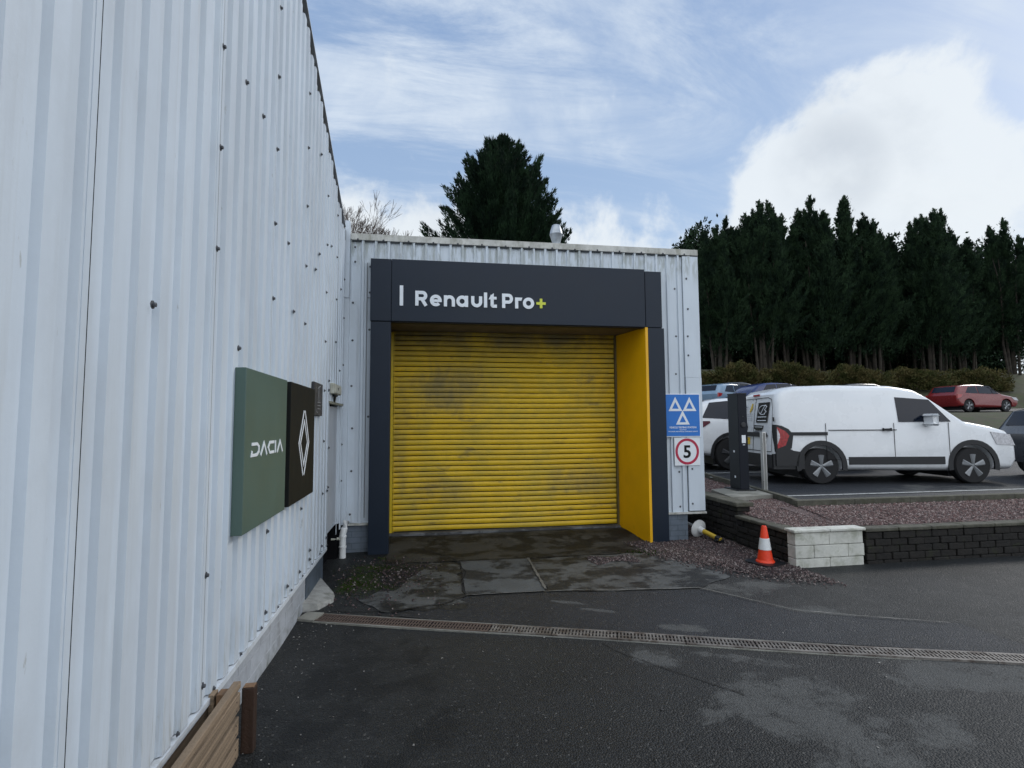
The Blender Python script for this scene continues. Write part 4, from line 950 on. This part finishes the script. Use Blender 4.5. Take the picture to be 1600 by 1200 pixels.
# ------------------------------------------------------------------ vehicles (heading +X local, rear at x=0, y centred, z=0 ground)
def boolcut(me,cutters):
    ob=bpy.data.objects.new('b',me); COL.objects.link(ob); cs_=[]
    for c in cutters:
        cm=c.mesh('c'); co_=bpy.data.objects.new('c',cm); COL.objects.link(co_); cs_.append(co_)
        md=ob.modifiers.new('b','BOOLEAN'); md.object=co_; md.operation='DIFFERENCE'; md.solver='EXACT'
    dg=bpy.context.evaluated_depsgraph_get(); out=bpy.data.meshes.new_from_object(ob.evaluated_get(dg))
    bpy.data.objects.remove(ob); [bpy.data.objects.remove(c) for c in cs_]
    return out
def inset(P,d):
    n=len(P); out=[]
    for i in range(n):
        a,b,c=Vector(P[i-1]),Vector(P[i]),Vector(P[(i+1)%n]); t1=(b-a).normalized(); t2=(c-b).normalized(); t=(t1+t2).normalized()
        nr=Vector((t.y,-t.x)); k=max(.6,nr.dot(Vector((t1.y,-t1.x)))); out.append((b+nr*(d/k))[:])
    return out
def wheel(root,x,y,rad,wdt,rimmat,side):
    M=Matrix.Rotation(R(90),3,'X'); b=MB(); w2=wdt/2
    b.lathe([(rad*.66,-w2),(rad*.93,-w2),(rad,-w2*.7),(rad,w2*.7),(rad*.93,w2),(rad*.66,w2)],(0,0,0),32,M)
    wo=bpy.data.objects.new('wheel',b.mesh('wheel',smooth=True)); wo.data.materials.append(m_tyre); link(wo,root); wo.location=(x,y,rad)
    q=MB(); yy=-side*0; s=side
    q.lathe([(rad*.68,0),(rad*.66,.012),(rad*.60,.012),(rad*.58,-.03)],(0,s*(w2-.02),0),32,Matrix.Rotation(R(-90 if s>0 else 90),3,'X'))
    for k in range(5):
        a=k*2*math.pi/5+.3
        for da in (-.16,-.05,.06,.17):
            p0=Vector((math.cos(a+da*.3)*rad*.1,s*(w2-.012),math.sin(a+da*.3)*rad*.1)); p1=Vector((math.cos(a+da)*rad*.64,s*(w2-.008),math.sin(a+da)*rad*.64)); q.tube([p0,p1],[.026,.024],6)
    q.lathe([(rad*.16,-.02),(rad*.16,.01),(.01,.015)],(0,s*(w2-.012),0),16,Matrix.Rotation(R(-90 if s>0 else 90),3,'X'))
    ro=bpy.data.objects.new('rim',q.mesh('rim',smooth=True)); ro.data.materials.append(rimmat); link(ro,wo)
def car(name,label,cat,loc,rz,P,belt,hw,taper,wheels,rad,body,glass_side,glass_end,rim,lamp,group=None,clad=None,roofmat=None,extra=None,zt=None):
    """P: side outline counter-clockwise starting rear-bottom going forward along the bottom"""
    root=thing(name,label,cat,loc,rz,group)
    zmax=max(p[1] for p in P)
    def half(z): return hw if z<=belt else hw-taper*((z-belt)/(zmax-belt))
    T_=[(0,0),(.55,.0),(.80,.006),(.90,.022),(.96,.05),(.99,.085),(1.0,.12)]
    rings=[]; vs=[]
    for sg in (-1,1):
        for t_,d in (T_[::-1] if sg<0 else T_[1:]):
            Q=inset(P,-d) ; rings.append([ (a,sg*t_*half(b),b) for a,b in Q])
    n=len(P)
    mb=MB(); V=[p for r_ in rings for p in r_]; F_=[]
    for k in range(len(rings)-1):
        for i in range(n): F_.append((k*n+i,k*n+(i+1)%n,(k+1)*n+(i+1)%n,(k+1)*n+i))
    F_.append(tuple(range(n))[::-1]); F_.append(tuple((len(rings)-1)*n+i for i in range(n)))
    mb.add(V,F_); 
    bm=bmesh.new(); me=mb.mesh('body',weld=True); bm.from_mesh(me)
    # slice caps at belt so the tumblehome is planar
    r0=bmesh.ops.bisect_plane(bm,geom=bm.verts[:]+bm.edges[:]+bm.faces[:],plane_co=(0,0,belt),plane_no=(0,0,1))
    for v in bm.verts:
        if abs(abs(v.co.y)-half(v.co.z))<.25 and abs(v.co.y)>hw*.7: pass
    bmesh.ops.triangulate(bm,faces=[f_ for f_ in bm.faces if len(f_.verts)>4]); bm.to_mesh(me); bm.free()
    cut=[]
    for wx in wheels:
        for sg in (-1,1):
            c=MB(); c.lathe([(rad+.055,-.16),(rad+.055,.16)],(wx,sg*(hw-.02),rad+.01),28,Matrix.Rotation(R(90),3,'X')); cut.append(c)
    me=boolcut(me,cut); me.materials.clear(); me.materials.append(body)
    me.shade_smooth(); me.set_sharp_from_angle(angle=R(30))
    bo_=bpy.data.objects.new('body',me); link(bo_,root)
    # side glass
    for poly in glass_side:
        for sg in (-1,1):
            g=MB(); g.prism(poly,lambda a,b,d:(a,sg*(half(b)+d),b),-.01,.004); part('window',g,m_glass,root,local=True)
    # end glass: list of (i0,i1,tw) outline segment between params, offset outward
    for (p0,p1,tw,nm) in glass_end:
        a=Vector(p0); b=Vector(p1); d=(b-a).normalized(); nr=Vector((-d.y,d.x)) ; 
        g=MB(); 
        def gf(u_,v_,dd_): 
            q=a+(b-a)*v_+nr*dd_; return (q.x,u_*half(q.y),q.y)
        k=.93; g.prism([(-tw*1.0,.0),(tw*1.0,.0),(tw*k,1.),(-tw*k,1.)],gf,-.012,.006); part(nm,g,m_glass,root,local=True)
    for wx in wheels:
        for sg in (-1,1): wheel(root,wx,sg*(hw-.115),rad,.2,rim,sg)
        w_=MB(); w_.box(wx-rad,wx+rad,-hw+.2,hw-.2,.12,rad*1.9); part('wheel_well',w_,m_blkpl,root,local=True)
    if clad:
        for poly in clad:
            for sg in (-1,1):
                g=MB(); g.prism(poly,lambda a,b,d:(a,sg*(half(b)+d),b),-.02,.012); part('side_trim',g,m_blkpl,root,local=True)
    for (poly,mt) in lamp:
        for sg in (-1,1):
            g=MB(); g.prism(poly,lambda a,b,d:(a,sg*(half(b)-.0+d),b),-.06,.014); part('tail_lamp' if mt in (m_lampr,m_lampd) else 'headlamp',g,mt,root,local=True)
    if roofmat:
        pass
    if extra: extra(root,half)
    return root
def arch(wx,rad,w_=.07,z0=.2):
    ro=rad+.055+w_; ri=rad+.05; c=(wx,rad+.01)
    o_=arc(c[0],c[1],ro,ro,-12,192,18); i_=arc(c[0],c[1],ri,ri,192,-12,18)
    return o_+i_

# van
PV=[(.06,.32),(.9,.24),(3.6,.22),(4.35,.25),(4.46,.42),(4.45,.72),(4.30,.98),(4.0,1.07),(3.55,1.16),(2.95,1.62),(2.70,1.76),(2.3,1.83),(1.2,1.85),(.5,1.83),(.25,1.78),(.13,1.68),(.08,1.5),(.03,1.05),(.0,.62),(.0,.42)]
def vanx(root,half):
    def rearx(z): return -.006+.03*((z-.62)/.43) if z<1.05 else (.018+.05*(z-1.05)/.45 if z<1.5 else .068+.05*(z-1.5)/.18)
    def RP(mb,poly,e0,e1): mb.prism(poly,lambda a,b,d:(rearx(b)-d,-a,b),e0,e1)   # a: + = near side (right as seen from behind)
    for sg in (-1,1):
        g=MB(); g.box(1.0,2.25,sg*hwv-.004,sg*hwv+.004,.985,1.0); part('sliding_rail',g,m_blkpl,root,local=True)
    g=MB(); g.stroke([(.30,.98),(.42,.98),(.42,1.10),(.30,1.10)],.006,lambda a,b,d:(a,-(half(b)+d),b),-.002,.003,True) if 0 else None
    g=MB(); g.box(-.035,.10,-.86,.86,.30,.54); g.box(-.02,.55,-.905,-.84,.28,.56); g.box(-.02,.55,.84,.905,.28,.56); part('rear_bumper',g,m_blkpl,root,local=True)
    g=MB(); RP(g,[(-.52,.66-.02),(.62,.66-.02),(.62,1.50),(.50,1.60),(-.52,1.60)],0,.001)
    # doors outline grooves
    g=MB()
    def S2(pts,w_): g.stroke(pts,w_,lambda a,b,d:(rearx(b)-d,-a,b),.0,.004)
    S2([(.0,.58),(.0,1.0),(.0,1.3),(.0,1.62)],.010); S2([(.80,.60),(.80,1.0),(.775,1.40),(.68,1.58),(.52,1.62),(-.52,1.62),(-.68,1.58),(-.775,1.4),(-.80,1.0),(-.80,.60)],.010); S2([(-.80,.595),(.80,.595)],.012)
    part('door_gap',g,m_dark,root,local=True)
    g=MB(); RP(g,[(-.45,.865),(.60,.865),(.62,.90),(.56,.95),(-.45,.95)],0,.022); part('handle_strip',g,m_blkpl,root,local=True)
    g=MB(); RP(g,[(-.16-.36,.70),(-.16,.70),(-.16,.84),(-.16-.36,.84)],0,.012); pl_=part('number_plate',g,m_plate,root,local=True)
    g=MB(); text(g,'J4 XGC',.115,lambda a,b,d:(rearx(.8)-.012-d,-(a-.34),b+.73),0,.002,'CENTER',.002,.72); q=bpy.data.objects.new('plate_characters',g.mesh('plate_characters')); q.data.materials.append(m_black); link(q,pl_)
    g=MB(); RP(g,[(-.17,1.67),(.10,1.67),(.10,1.705),(-.17,1.705)],-.01,.012); part('brake_light',g,m_lampr,root,local=True)
    g=MB(); RP(g,[(.10,1.14),(.58,1.14),(.64,1.53),(.15,1.53)],0,.003); dec=part('dark_decal',g,p_black,root,local=True)
    g=MB(); G=lambda a,b,d:(rearx(b)-.003-d,-a,b)
    g.stroke(arc(.38,1.385,.19,.09,60,300,16),.011,G,0,.002); g.stroke([(.28,1.31),(.46,1.48),(.54,1.45),(.45,1.39),(.52,1.35),(.42,1.30),(.30,1.30)],.014,G,0,.002)
    for z in (1.25,1.18): g.stroke([(.16,z),(.54,z)],.014,G,0,.002)
    q=bpy.data.objects.new('decal_mark',g.mesh('decal_mark')); q.data.materials.append(m_let); link(q,dec)
    g=MB(); RP(g,[(.02,1.02),(.42,1.02),(.44,1.08),(.02,1.09)],0,.003); RP(g,[(.12,.985),(.34,.985),(.42,1.02),(.02,1.02)],0,.003); dec=part('dark_decal',g,p_black,root,local=True)
    g=MB(); g.stroke([(.06,1.055),(.40,1.052)],.016,G,0,.002); q=bpy.data.objects.new('decal_mark',g.mesh('decal_mark')); q.data.materials.append(m_let); link(q,dec)
    g=MB()
    for i in range(8): g.stroke([(.04+i*.047,.965),(.065+i*.047,.965)],.030,G,0,.001)
    for i in range(6): 
        for z in (1.31,1.27,1.23,1.19): g.stroke([(-.56+i*.085,z),(-.56+i*.085+.055,z)],.006,G,0,.001)
    g.stroke([(-.50,1.46),(-.36,1.46)],.02,G,0,.001); g.stroke([(-.46,1.42),(-.38,1.42)],.012,G,0,.001)
    part('small_print',g,mat('print_grey',(.16,.17,.2),.5),root,local=True)
    g=MB(); g.prism([(-.22,1.38),(-.14,1.52),(-.08,1.52),(-.12,1.45),(-.09,1.45),(-.20,1.33)],G,0,.002); part('yellow_decal',g,m_plate,root,local=True)
    g=MB(); g.stroke([(-.34,.98),(-.29,1.05),(-.34,1.12),(-.39,1.05)],.022,G,0,.006,True); part('diamond_emblem',g,m_blkpl,root,local=True)
    for sg in (-1,1):
        g=MB(); g.prism([(.02,.60),(.30,.66),(.34,.92),(.25,1.02),(.13,1.08),(.02,1.10)],lambda a,b,d:(a+.01,sg*(half(b)+d),b),-.14,.010); tl=part('tail_lamp',g,m_blkpl,root,local=True)
        g=MB(); g.prism([(.05,.66),(.20,.72),(.27,.90),(.20,.98),(.05,1.06)],lambda a,b,d:(a,sg*(half(b)+d),b),-.12,.016); q=bpy.data.objects.new('red_lens',g.mesh('red_lens')); q.data.materials.append(m_lampr); link(q,tl)
        g=MB(); g.prism([(.052,.74),(.10,.86),(.10,.92),(.052,1.03)],lambda a,b,d:(a-.003,sg*(half(b)+d),b),-.10,.019); q=bpy.data.objects.new('clear_lens',g.mesh('clear_lens')); q.data.materials.append(m_lampc); link(q,tl)
        g=MB(); g.box(.03,.05,sg*(hwv-.09)-.012,sg*(hwv-.09)+.012,1.16,1.24); part('door_hinge',g,m_blkpl,root,local=True)
        g=MB(); g.bbox(2.76,2.86,sg*(hwv+.03),sg*(hwv+.19),1.10,1.25,.035); part('wing_mirror',g,p_white,root,local=True)
        g=MB()
        for x in (.95,2.2,3.2): g.box(x,x+.008,sg*(hwv)-.002,sg*hwv+.002,.45,1.12)
        g.box(.95,2.2,sg*hwv-.002,sg*hwv+.002,.445,.453); part('door_seam',g,m_dark,root,local=True)
        g=MB(); g.bbox(2.0,2.14,sg*(hwv+.0),sg*(hwv+.03),.98,1.02,.008); part('door_handle',g,m_blkpl,root,local=True)
hwv=.92
car('van','white panel van with dark decals on its rear doors behind the charging post','van',(6.42+.92*math.sin(R(10)),9.22+.92*math.cos(R(10)),.5),R(-10),PV,1.12,hwv,.14,[.85,3.62],.33,p_white,
  [[(2.30,1.14),(3.25,1.14),(2.92,1.55),(2.30,1.60)]],[((3.48,1.20),(2.93,1.64),.84,'windscreen')],m_rims,[([(4.05,.72),(4.38,.70),(4.30,.90),(3.95,.95)],m_lampc)],clad=[arch(.85,.33,.08),arch(3.62,.33,.08),[(1.35,.36),(3.10,.36),(3.10,.50),(1.35,.50)],[(.30,.90),(.98,.90),(.98,.96),(.30,.96)],[(.02,.34),(.42,.34),(.46,.60),(.34,.62),(.20,.70),(.02,.62)]],extra=vanx)
# SUV
PS=[(.10,.34),(.8,.24),(3.6,.22),(4.15,.28),(4.30,.50),(4.28,.78),(4.05,.95),(3.2,1.08),(2.45,1.48),(2.05,1.60),(1.3,1.63),(.6,1.60),(.22,1.53),(.10,1.42),(.0,1.12),(-.03,.95),(.0,.70),(.03,.5)]
def suvx(root,half):
    for sg in (-1,1):
        g=MB(); g.bbox(2.62,2.78,sg*(.9+.02),sg*(.9+.18),1.02,1.14,.03); part('wing_mirror',g,p_black,root,local=True)
        g=MB()
        for x in (1.25,2.25): g.box(x,x+.008,sg*.9-.002,sg*.9+.003,.4,1.04)
        part('door_seam',g,m_dark,root,local=True)
    g=MB(); g.box(-.05,.08,-.8,.8,.34,.60); part('rear_bumper',g,m_blkpl,root,local=True)
    g=MB(); g.bbox(.02,.28,-.66,.66,1.535,1.565,.01); part('spoiler',g,p_black,root,local=True)
    g=MB(); g.prism([(-.24,.72),(.24,.72),(.24,.82),(-.24,.82)],lambda a,b,d:(-.03-d,-a,b),0,.02); part('number_plate',g,m_plate,root,local=True)
def sg_(pts): return pts
suv=car('parked_car','white sport utility car with dark glass left of the charging post','car',(6.62,13.14,.5),R(-11),PS,1.10,.9,.15,[.80,3.42],.36,p_white,
  [[(.16,1.16),(.75,1.13),(1.22,1.12),(1.22,1.52),(.75,1.535),(.36,1.50)],[(1.27,1.12),(2.20,1.12),(2.20,1.49),(1.90,1.53),(1.27,1.51)],[(2.25,1.12),(2.95,1.14),(2.48,1.42),(2.25,1.48)]],[((3.1,1.13),(2.48,1.46),.82,'windscreen'),((.12,1.46),(.02,1.14),.80,'rear_window')],m_rimd,[([(.02,.94),(.16,.94),(.34,1.055),(.32,1.09),(.02,1.09)],m_lampd),([(4.0,.74),(4.25,.72),(4.15,.88),(3.85,.92)],m_lampc)],clad=[arch(.80,.36,.06),arch(3.42,.36,.06),[(1.25,.28),(2.98,.28),(2.98,.42),(1.25,.42)]],extra=suvx)
suv.scale=(1.07,1.04,1.085)
# generic hatch / estate
def hatch(len_=4.2,h=1.46,est=False):
    L_=len_
    if est: return [(.10,.30),(.8,.22),(L_-.8,.2),(L_-.15,.24),(L_,.45),(L_-.03,.66),(L_-.3,.80),(L_-1.15,.93),(L_-1.95,1.34),(L_-2.4,1.43),(L_-3.2,1.45),(.85,1.42),(.40,1.30),(.05,.98),(-.02,.85),(.0,.5)]
    return [(.10,.30),(.8,.22),(L_-.8,.2),(L_-.15,.24),(L_,.45),(L_-.03,.68),(L_-.3,.82),(L_-1.05,.95),(L_-1.75,1.36),(L_-2.2,h),(1.3,h+.01),(.60,h-.03),(.28,h-.10),(.08,1.02),(-.02,.88),(.0,.5)]
def gside(L_,est=False):
    return [[(.55,1.0),(1.35,.97),(1.35,1.36),(.85,1.33)],[(1.40,.97),(2.25,.96),(2.2,1.38),(1.40,1.37)],[(2.30,.96),(L_-1.3,.96),(L_-1.98,1.31),(2.26,1.37)]]
def far(label,loc,rz,L_,pt,est=False,group='cars parked on the upper terrace'):
    P_=hatch(L_,1.46,est)
    ge=[((L_-1.15,.97),(L_-1.93 if est else L_-1.73,1.32 if est else 1.34),.80,'windscreen'),(((.42,1.28) if est else (.28,1.34)),((.09,1.0) if est else (.10,1.05)),.80,'rear_window')]
    return car('parked_car',label,'car',loc,rz,P_,.95,.88,.17,[.75,L_-.82],.32,pt,gside(L_,est),ge,m_rims,[([(.0,.72),(.22,.76),(.34,.90),(.02,.93)],m_lampr),([(L_-.30,.62),(L_-.05,.60),(L_-.18,.76),(L_-.50,.78)],m_lampc)],group=group)
far('dark blue estate car on the upper terrace, rightmost of the three behind the white cars',(15.45,24.6,2.12),R(4),4.5,p_blue,True)
far('pale blue hatchback between the grey and dark blue cars on the upper terrace',(14.75,26.9,2.26),R(22),4.0,p_silver)
far('dark grey car with bright windscreen at left end of the upper terrace row',(18.5,28.3,2.42),R(182),4.3,p_grey,True)
far('black car on the upper terrace to the right of the dark blue estate',(20.6,25.0,2.12),R(3),4.3,p_black)
far('red hatchback at the far right of the upper terrace',(27.5,25.2,2.12),R(2),4.0,p_red)
far('grey hatchback parked beyond the front of the white van in the lower car park',(12.0,9.2,.5),R(-13),4.1,p_grey,False,None)

# ------------------------------------------------------------------ vegetation
def foliage(P,D_,ln,wd,rs):
    """leaf sprays: P points, D_ directions -> 2 crossed slender triangles each"""
    n=len(P); D_=D_/np.linalg.norm(D_,axis=1)[:,None]
    A_=rs.normal(size=(n,3)); E=np.cross(D_,A_); E/=np.linalg.norm(E,axis=1)[:,None]
    l=(ln*rs.uniform(.6,1.4,n))[:,None]; w_=(wd*rs.uniform(.7,1.3,n))[:,None]
    tip=P+D_*l; mid=P+D_*l*.45
    V=np.stack([P,mid+E*w_,tip,mid-E*w_],1)
    return V.reshape(-1,3),np.arange(4*n).reshape(-1,4)
def conifer_mesh(seed,h0,h1,rfun,nbr,per,ln,wd,ang=(10,50),lean=0.,jag_=.25):
    rs=np.random.RandomState(seed); PP=[];DD=[]; limbs=[]
    for b in range(nbr):
        q=rs.uniform(0,1)**.85; z=h0+(h1-h0)*q; az=rs.uniform(0,2*math.pi); el=R(rs.uniform(*ang)+35*q)
        Lb=max(.35,rfun(q,az)*rs.uniform(1-jag_*1.4,1+jag_))/max(.35,math.cos(el)); Lb=min(Lb,rfun(q,az)*1.5+.25)
        d=np.array([math.cos(az)*math.cos(el),math.sin(az)*math.cos(el),math.sin(el)]); 
        zs=z-Lb*math.sin(el)*.92-.15*Lb
        k=int(per*(.35+Lb/3)); t=rs.uniform(.18,1,k)**.75
        plume=(.045+.50*(1-t)*min(1,Lb/2.4))
        c=np.array([0,0,zs])+d*(t*Lb)[:,None]+np.array([0,0,1])*(.18*Lb*t**2)[:,None]
        off=rs.normal(size=(k,3))*plume[:,None]*np.array([.75,.75,.6])*.75
        PP.append(c+off); dd_=d[None]*1.25+off/np.maximum(.08,plume)[:,None]*.35+np.array([0,0,.55])+rs.normal(size=(k,3))*.28; DD.append(dd_)
        if b%4==0: limbs.append((zs,d,Lb))
    k=int(per*1.2); t=rs.uniform(0,1,k)**.8   # leading shoot
    c=np.stack([.10*np.sin(t*3),.06*np.sin(t*5),h1-1.1+t*1.35],1); PP.append(c+rs.normal(size=(k,3))*(.02+.22*(1-t))[:,None]); DD.append(rs.normal(size=(k,3))*.35+np.array([0,0,1.]))
    P=np.concatenate(PP); D_=np.concatenate(DD)
    V,F=foliage(P,D_,ln,wd,rs); return V,F,limbs
def put_tree(name,label,cat,loc,fv,trunk_h,tr,mat_leaf,group=None,bare=False,multi=1,scale=1,rz=0,seed=0):
    root=thing(name,label,cat,loc,rz,group)
    V,F,limbs=fv; me=npmesh('crown',V,F); me.materials.append(mat_leaf)
    c=bpy.data.objects.new('crown',me); link(c,root)
    rr=random.Random(seed); b=MB()
    for k in range(multi):
        a=rr.uniform(0,6.28); x,y=(0,0) if k==0 else (math.cos(a)*rr.uniform(.2,.8),math.sin(a)*rr.uniform(.2,.6))
        pts=[(x,y,-.2)]; 
        for j in range(1,5): pts.append((x*(1+.25*j)+rr.uniform(-.12,.12),y*(1+.2*j)+rr.uniform(-.1,.1),trunk_h*j/4))
        b.tube(pts,[tr*(1-.2*j)*(1 if k==0 else .6) for j in range(5)],7,False)
    for zs,d,Lb in limbs[:40]:
        e=Vector(d)*Lb*.8; b.tube([(0,0,zs),(e.x*.5,e.y*.5,zs+e.z*.5),(e.x,e.y,zs+e.z+.1*Lb)],[tr*.28,tr*.16,.01],5,False)
    part('trunk',b,m_barks,root,smooth=True,local=True)
    return root
# big conifer behind the workshop
def rbig(q,az):
    z=2.2+8.9*q
    base=float(np.interp(z,[2.2,4,7.25,8.1,9.1,10.1,10.8,11.2],[2.5,2.8,2.50,2.25,1.95,1.40,.75,.25]))
    return base*(1+.13*math.sin(az*3+q*9)+.09*math.sin(az*5-q*17))
fv=conifer_mesh(11,2.2,11.0,rbig,620,350,.15,.018,(5,38),jag_=.13)
put_tree('conifer_tree','single broad dark conifer rising behind the workshop roof','tree',(2.95,20,1.35),fv,9.5,.22,l_con)
# row of cypresses
VAR=[]
for s_ in range(4):
    def rr_(q,az,s_=s_): return (2.15*(1-q**2.3)**.9+.05)*(1+.18*math.sin(az*3+s_*2+q*8)+.1*math.sin(az*7+q*13))*(.75+.25*min(1,(q+.05)/.2))
    rv=random.Random(s_*7+1); VV=[];FF=[];LL=[];off=0
    for k in range(4):
        a=k*1.6+s_; dx,dy=(0,0) if k==0 else (1.0*math.cos(a),.8*math.sin(a)); top=11.8+.3*s_-(0 if k==0 else rv.uniform(.2,1.5))
        def r1(q,az,k=k,s_=s_): return (1.6*(1-q**1.9)+.05)*(1+.2*math.sin(az*3+k*2+q*8)+.12*math.sin(az*7+q*13))
        V,F,l_=conifer_mesh(30+s_*5+k,2.3+rv.uniform(0,.8),top,r1,150,170,.20,.028,(20,55),jag_=.42)
        VV.append(V+np.array([dx,dy,0])); FF.append(F+off); off+=len(V); LL+=l_[:8] if k==0 else []
    VAR.append((np.concatenate(VV),np.concatenate(FF),LL))
rowx=[22.2,23.6,25.1,26.5,28.0,29.6,31.3,33.1,35.0,37.2,39.6,42.0,44.6,47.2]
rl=['leftmost of the tall cypress row, beside the workshop corner','second cypress from the left in the row above the hedge','third cypress from the left in the row above the hedge','fourth cypress from the left in the row, above the white van','tall pointed cypress above the van roof in the row','cypress in the row just right of the van rear','cypress in the middle of the right-hand stretch of the row','bushy cypress right of the middle of the row','cypress further right in the row above the red hatchback','tenth cypress, just right of the red hatchback','eleventh cypress, beyond the front of the white van','twelfth cypress, above the bank at the far right','thirteenth cypress, at the edge of the far right bank','cypress closing the right end of the row']
protos=[]
for i,x in enumerate(rowx):
    y=38+1.2*math.sin(i*2.3); sc_=[.93,1.0,.97,1.06,1.04,1.10,1.04,1.08,1.,1.05,1.,1.06,.98,1.03][i]
    if i<4:
        o=put_tree('cypress_tree','dark evergreen, '+rl[i],'tree',(x,y,5.5),VAR[i],9,.17,l_ley,'row of tall cypresses on the bank',multi=4,seed=i,rz=i*1.1); protos.append(o)
    else:
        o=copy_tree(protos[i%4]); o.location=(x,y,5.5); o.rotation_euler=(0,0,i*1.7); o['label']='dark evergreen, '+rl[i]
    o.scale=(sc_*1.05,sc_*1.05,sc_)
# second, further belt closing the gaps low down: one wood mass
rs=np.random.RandomState(5); PP=[];n=170000
X_=rs.uniform(22.0,56,n); Zt=rs.uniform(0,1,n); Y_=44.5+rs.normal(size=n)*1.2
P=np.stack([X_,Y_,6.0+Zt*(11.8+.6*np.sin(X_*1.1)+.8*np.sin(X_*2.7))],1)
V,F=foliage(P,rs.normal(size=(n,3))*.6+np.array([0,-.3,.7]),.34,.075,rs); me=npmesh('distant_wood',V,F); me.materials.append(l_ley)
o=bpy.data.objects.new('distant_wood',me); link(o); tag(o,'dark woodland filling the space behind the cypress row','woodland',None,'stuff')
tb=MB()
for i in range(90):
    x=rnd.uniform(21,50); y=rnd.uniform(41,45); tb.tube([(x,y,5.5),(x+rnd.uniform(-.3,.3),y,8),(x+rnd.uniform(-.6,.6),y,10.5)],[.10,.08,.05],5,False)
o=single('woodland_stems',tb,m_bark,'thin bare stems standing in the shade under the woodland','woodland',kind='stuff')
# shrubs
def shrub(label,loc,rx,ry,rz_,n,seed):
    rs=np.random.RandomState(seed); d=rs.normal(size=(n,3)); d/=np.linalg.norm(d,axis=1)[:,None]; d[:,2]=np.abs(d[:,2])
    bump=1+.10*np.sin(d[:,0]*7+seed)+.08*np.sin(d[:,1]*9)+.07*np.sin(d[:,2]*11+d[:,0]*13)
    P=d*np.array([rx,ry,rz_])*(bump*rs.uniform(.72,1.03,n))[:,None]
    V,F=foliage(P,d+rs.normal(size=(n,3))*.5+np.array([0,0,.3]),.15,.038,rs)
    root=thing('shrub',label,'shrub',loc,0,'clipped shrubs along the bank'); me=npmesh('foliage',V,F); me.materials.append(l_shr); c=bpy.data.objects.new('foliage',me); link(c,root)
    b=MB()
    for k in range(9):
        a=k*.7; b.tube([(0,0,0),(math.cos(a)*rx*.6,math.sin(a)*ry*.6,rz_*.75)],[.06,.02],5,False)
    part('stem',b,m_barkd,root,local=True)
shrub('small olive shrub at the left end of the bank by the workshop corner',(17.6,32.6,3.7),1.3,1.0,1.0,5000,0)
shrub('rounded olive-brown shrub behind the grey parked car',(20.0,32.2,3.75),1.9,1.3,1.55,11000,1)
shrub('wide brownish shrub mound behind the dark blue estate car',(24.0,32.6,3.75),2.9,1.4,1.60,16000,2)
shrub('green-brown shrub mound behind the black car',(28.6,32.4,3.7),2.5,1.4,1.5,13000,3)
shrub('low shrub mound behind the red hatchback',(33.4,32.5,3.7),2.7,1.4,1.4,12000,4)
shrub('last shrub mound at the right end of the bank',(38.5,32.6,3.7),2.6,1.4,1.5,10000,5)
# bare trees
def bare(label,loc,h,seed,spread=.55,lean=(0,0)):
    rr=random.Random(seed); b=MB(); tw=MB()
    def grow(p,d,l,r_,lev):
        q=p+d*l; m_=p+d*l*.5+Vector((rr.uniform(-1,1),rr.uniform(-1,1),0))*l*.05
        (b if lev<2 else tw).tube([p,m_,q],[r_,r_*.85,r_*.68],6 if lev<2 else 4,False)
        if lev>=8 or l<.14: return
        k=2 if lev<1 else rr.choice((2,3,3))
        for i in range(k):
            nd_=(d+Vector((rr.uniform(-1,1),rr.uniform(-1,1),rr.uniform(-.1,.6)))*spread).normalized(); grow(q,nd_,l*rr.uniform(.62,.86),max(.0045,r_*.60),lev+1)
        if lev>1: grow(m_,(d+Vector((rr.uniform(-1,1),rr.uniform(-1,1),.3))*.8).normalized(),l*.55,max(.004,r_*.4),lev+2)
    root=thing('bare_tree',label,'tree',loc,0,'bare winter trees behind the workshop')
    grow(Vector((0,0,0)),Vector((lean[0],lean[1],1)).normalized(),h*.25,h*.009,0)
    part('trunk',b,m_barkd,root,local=True); part('twigs',tw,m_barkd,root,local=True)
bare('leafless tree showing its twigs above the corner where the two buildings meet',(-2.9,19,1.2),9.4,3,.50)
bare('leafless tree with fine twigs half hidden by the left side of the big conifer',(.9,23,1.2),10.6,8,.55,(-.15,0))
bare('leafless tree far behind the right end of the workshop roof',(12.6,36,2.5),11.0,12,.5)
print('objects',len(bpy.data.objects))
